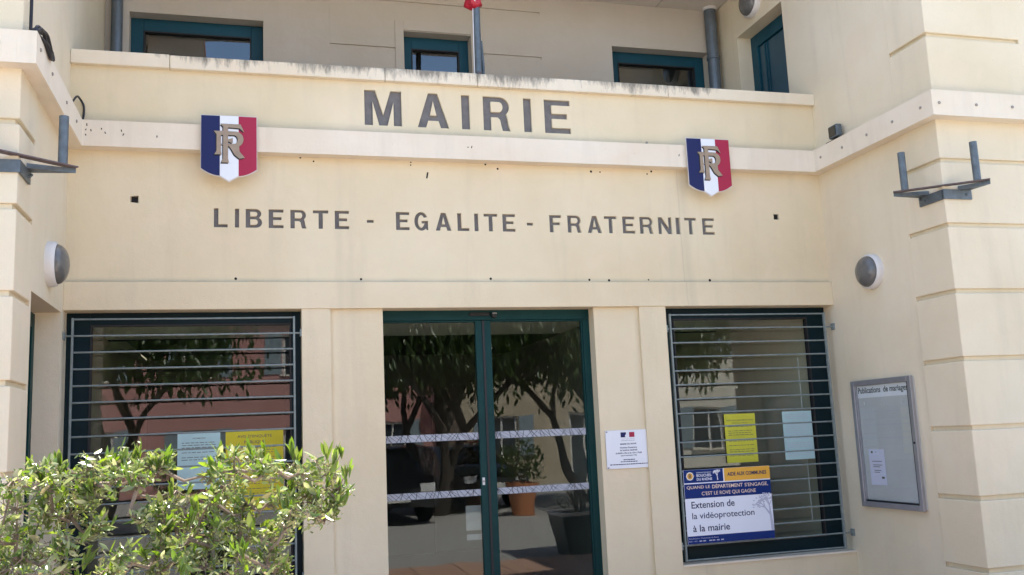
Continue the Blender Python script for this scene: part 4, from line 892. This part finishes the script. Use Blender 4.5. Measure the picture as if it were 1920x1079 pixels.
# cars
def car(cx, cy, rz, label):
    t = thing('parked_car', label, 'car', (cx, cy, 0), rz, 'dark cars parked on the square')
    side = [(-2.0,.32),(-2.05,.62),(-1.98,.92),(-1.75,1.0),(-1.45,1.38),(-.9,1.47),(.1,1.46),(.55,1.36),(1.1,.98),(1.8,.86),(2.03,.68),(2.05,.34)]
    def ring(y, k):
        out = []
        for x, z in side: out.append((x*(1-.02*k), y*(1-(.16 if z > 1.05 else 0)*1), z))
        return out
    ys = (-.86, -.80, .80, .86); v = []; f_ = []
    for i, y in enumerate(ys): v += [(x, yy, z if i in (1, 2) else z*.985+.012) for x, yy, z in ring(y, 1 if i in (0, 3) else 0)]
    n = len(side)
    for i in range(3):
        for k in range(n): f_.append((i*n+k, i*n+(k+1) % n, (i+1)*n+(k+1) % n, (i+1)*n+k))
    f_ += [tuple(range(n)), tuple(range(3*n, 4*n))[::-1]]
    MB().add(v, f_).build('body', M['carblack'], t, smooth=True, local=True)
    for s_ in (-1, 1):
        y = s_*.742
        for poly in ([(-1.62,1.02),(-1.38,1.33),(-.85,1.40),(-.42,1.41),(-.42,1.02)], [(-.36,1.02),(-.36,1.41),(.1,1.40),(.5,1.30),(.92,1.02)]):
            MB().prism(poly, lambda u, w_, dd: (u, dd, w_), s_*.72, s_*.752).build('side_window', M['carglass'], t, local=True)
        for x in (-1.25, 1.28):
            wh = MB().lathe((x, s_*.70, .32), (0, s_, 0), [(.31, 0), (.32, .02), (.32, .17), (.30, .185), (.21, .185)], 24).build('wheel', M['tyre'], t, local=True, smooth=True)
            MB().lathe((x, s_*.70, .32), (0, s_, 0), [(.20, .15), (.20, .19), (.05, .178)], 18).build('rim', M['rimm'], wh, local=True)
        MB().box(2.0, 2.06, s_*.62-.14, s_*.62+.14, .62, .76).build('headlight', M['carwhite'], t, local=True); MB().box(-2.06, -1.96, s_*.70-.09, s_*.70+.09, .70, .95).build('tail_light', M['carred'], t, local=True)
    MB().add([(1.06,-.62,1.0),(1.06,.62,1.0),(.60,.58,1.345),(.60,-.58,1.345),(1.09,-.62,1.005),(1.09,.62,1.005),(.63,.58,1.352),(.63,-.58,1.352)], [(0,1,2,3),(4,7,6,5),(0,4,5,1),(2,6,7,3),(1,5,6,2),(0,3,7,4)]).build('windscreen', M['carglass'], t, local=True)
    MB().add([(-1.74,-.62,1.03),(-1.74,.62,1.03),(-1.47,.58,1.34),(-1.47,-.58,1.34),(-1.78,-.62,1.03),(-1.78,.62,1.03),(-1.51,.58,1.35),(-1.51,-.58,1.35)], [(0,1,2,3),(4,7,6,5),(0,4,5,1),(2,6,7,3),(1,5,6,2),(0,3,7,4)]).build('rear_window', M['carglass'], t, local=True)
    MB().box(2.04, 2.075, -.26, .26, .45, .56).build('number_plate', M['white'], t, local=True)
car(.45, -12.4, R(80), 'black car reflected at the left edge of the door glass'); car(2.75, -14.6, R(75), 'dark car reflected behind the tree trunk in the door glass')
# houses
def house(name, x0, x1, y, dpt, h, m_, label, cols, rows, shut=True, seed=1):
    rd = random.Random(seed); cxm = (x0+x1)/2; t = thing(name, label, 'house', (cxm, y, 0))
    step = (x1-x0)/cols; wins = []
    for r_ in range(rows):
        for c in range(cols):
            xc = x0+step*(c+.5); zb = .0 if (r_ == 0 and c % 3 == 1) else 2.9*r_+.95; zt = 2.9*r_+2.25; wins.append((xc, zb, zt))
    # front wall pieces round the openings (real recesses)
    wl = MB(); ww = 1.0
    for c in range(cols):
        xa, xb_ = x0+step*c, x0+step*(c+1); xc = (xa+xb_)/2
        wl.box(xa, xc-ww/2, y-.25, y, 0, h).box(xc+ww/2, xb_, y-.25, y, 0, h)
        zs = [0]
        for (xx, zb, zt) in sorted([w_ for w_ in wins if abs(w_[0]-xc) < .01], key=lambda q: q[1]):
            if zb > zs[-1]: wl.box(xc-ww/2, xc+ww/2, y-.25, y, zs[-1], zb)
            zs.append(zt)
        wl.box(xc-ww/2, xc+ww/2, y-.25, y, zs[-1], h)
    wl.box(x0, x1, y-dpt, y-.26, 0, h)
    wl.build('wall', M[m_], t)
    for xx, zb, zt in wins:
        wn = MB().box(xx-.5, xx-.42, y-.16, y-.10, zb, zt).box(xx+.42, xx+.5, y-.16, y-.10, zb, zt).box(xx-.42, xx+.42, y-.16, y-.10, zt-.08, zt).box(xx-.03, xx+.03, y-.16, y-.10, zb, zt-.08).build('door' if zb == 0 else 'window', M['white'], t)
        MB().box(xx-.42, xx+.42, y-.15, y-.14, zb+.02, zt-.08).build('pane', M['pane_far'], wn)
        if zb: MB().box(xx-.58, xx+.58, y+.0005, y+.08, zb-.07, zb-.001).build('sill', M['pale'], wn)
        if shut and zb:
            for s_ in (-1, 1): MB().box(xx+s_*.77-.25, xx+s_*.77+.25, y+.002, y+.04, zb, zt).build('shutter', M['shutter'], wn)
    gable(x0-.3, x1+.3, y-dpt-.3, y+.4, h+.001, 1.4).build('roof', M['rooftile'], t)
house('pink_house', -14, 4.2, -24, 8, 6.0, 'pink', 'pink rendered house reflected in the left window', 6, 2, seed=1)
house('beige_house', 4.6, 10.2, -22, 8, 6.4, 'beige', 'beige house reflected in the right door leaf', 2, 2, seed=2)
house('pale_house', 10.6, 27, -20, 8, 6.2, 'pale', 'pale house reflected in the right window', 5, 2, seed=3)
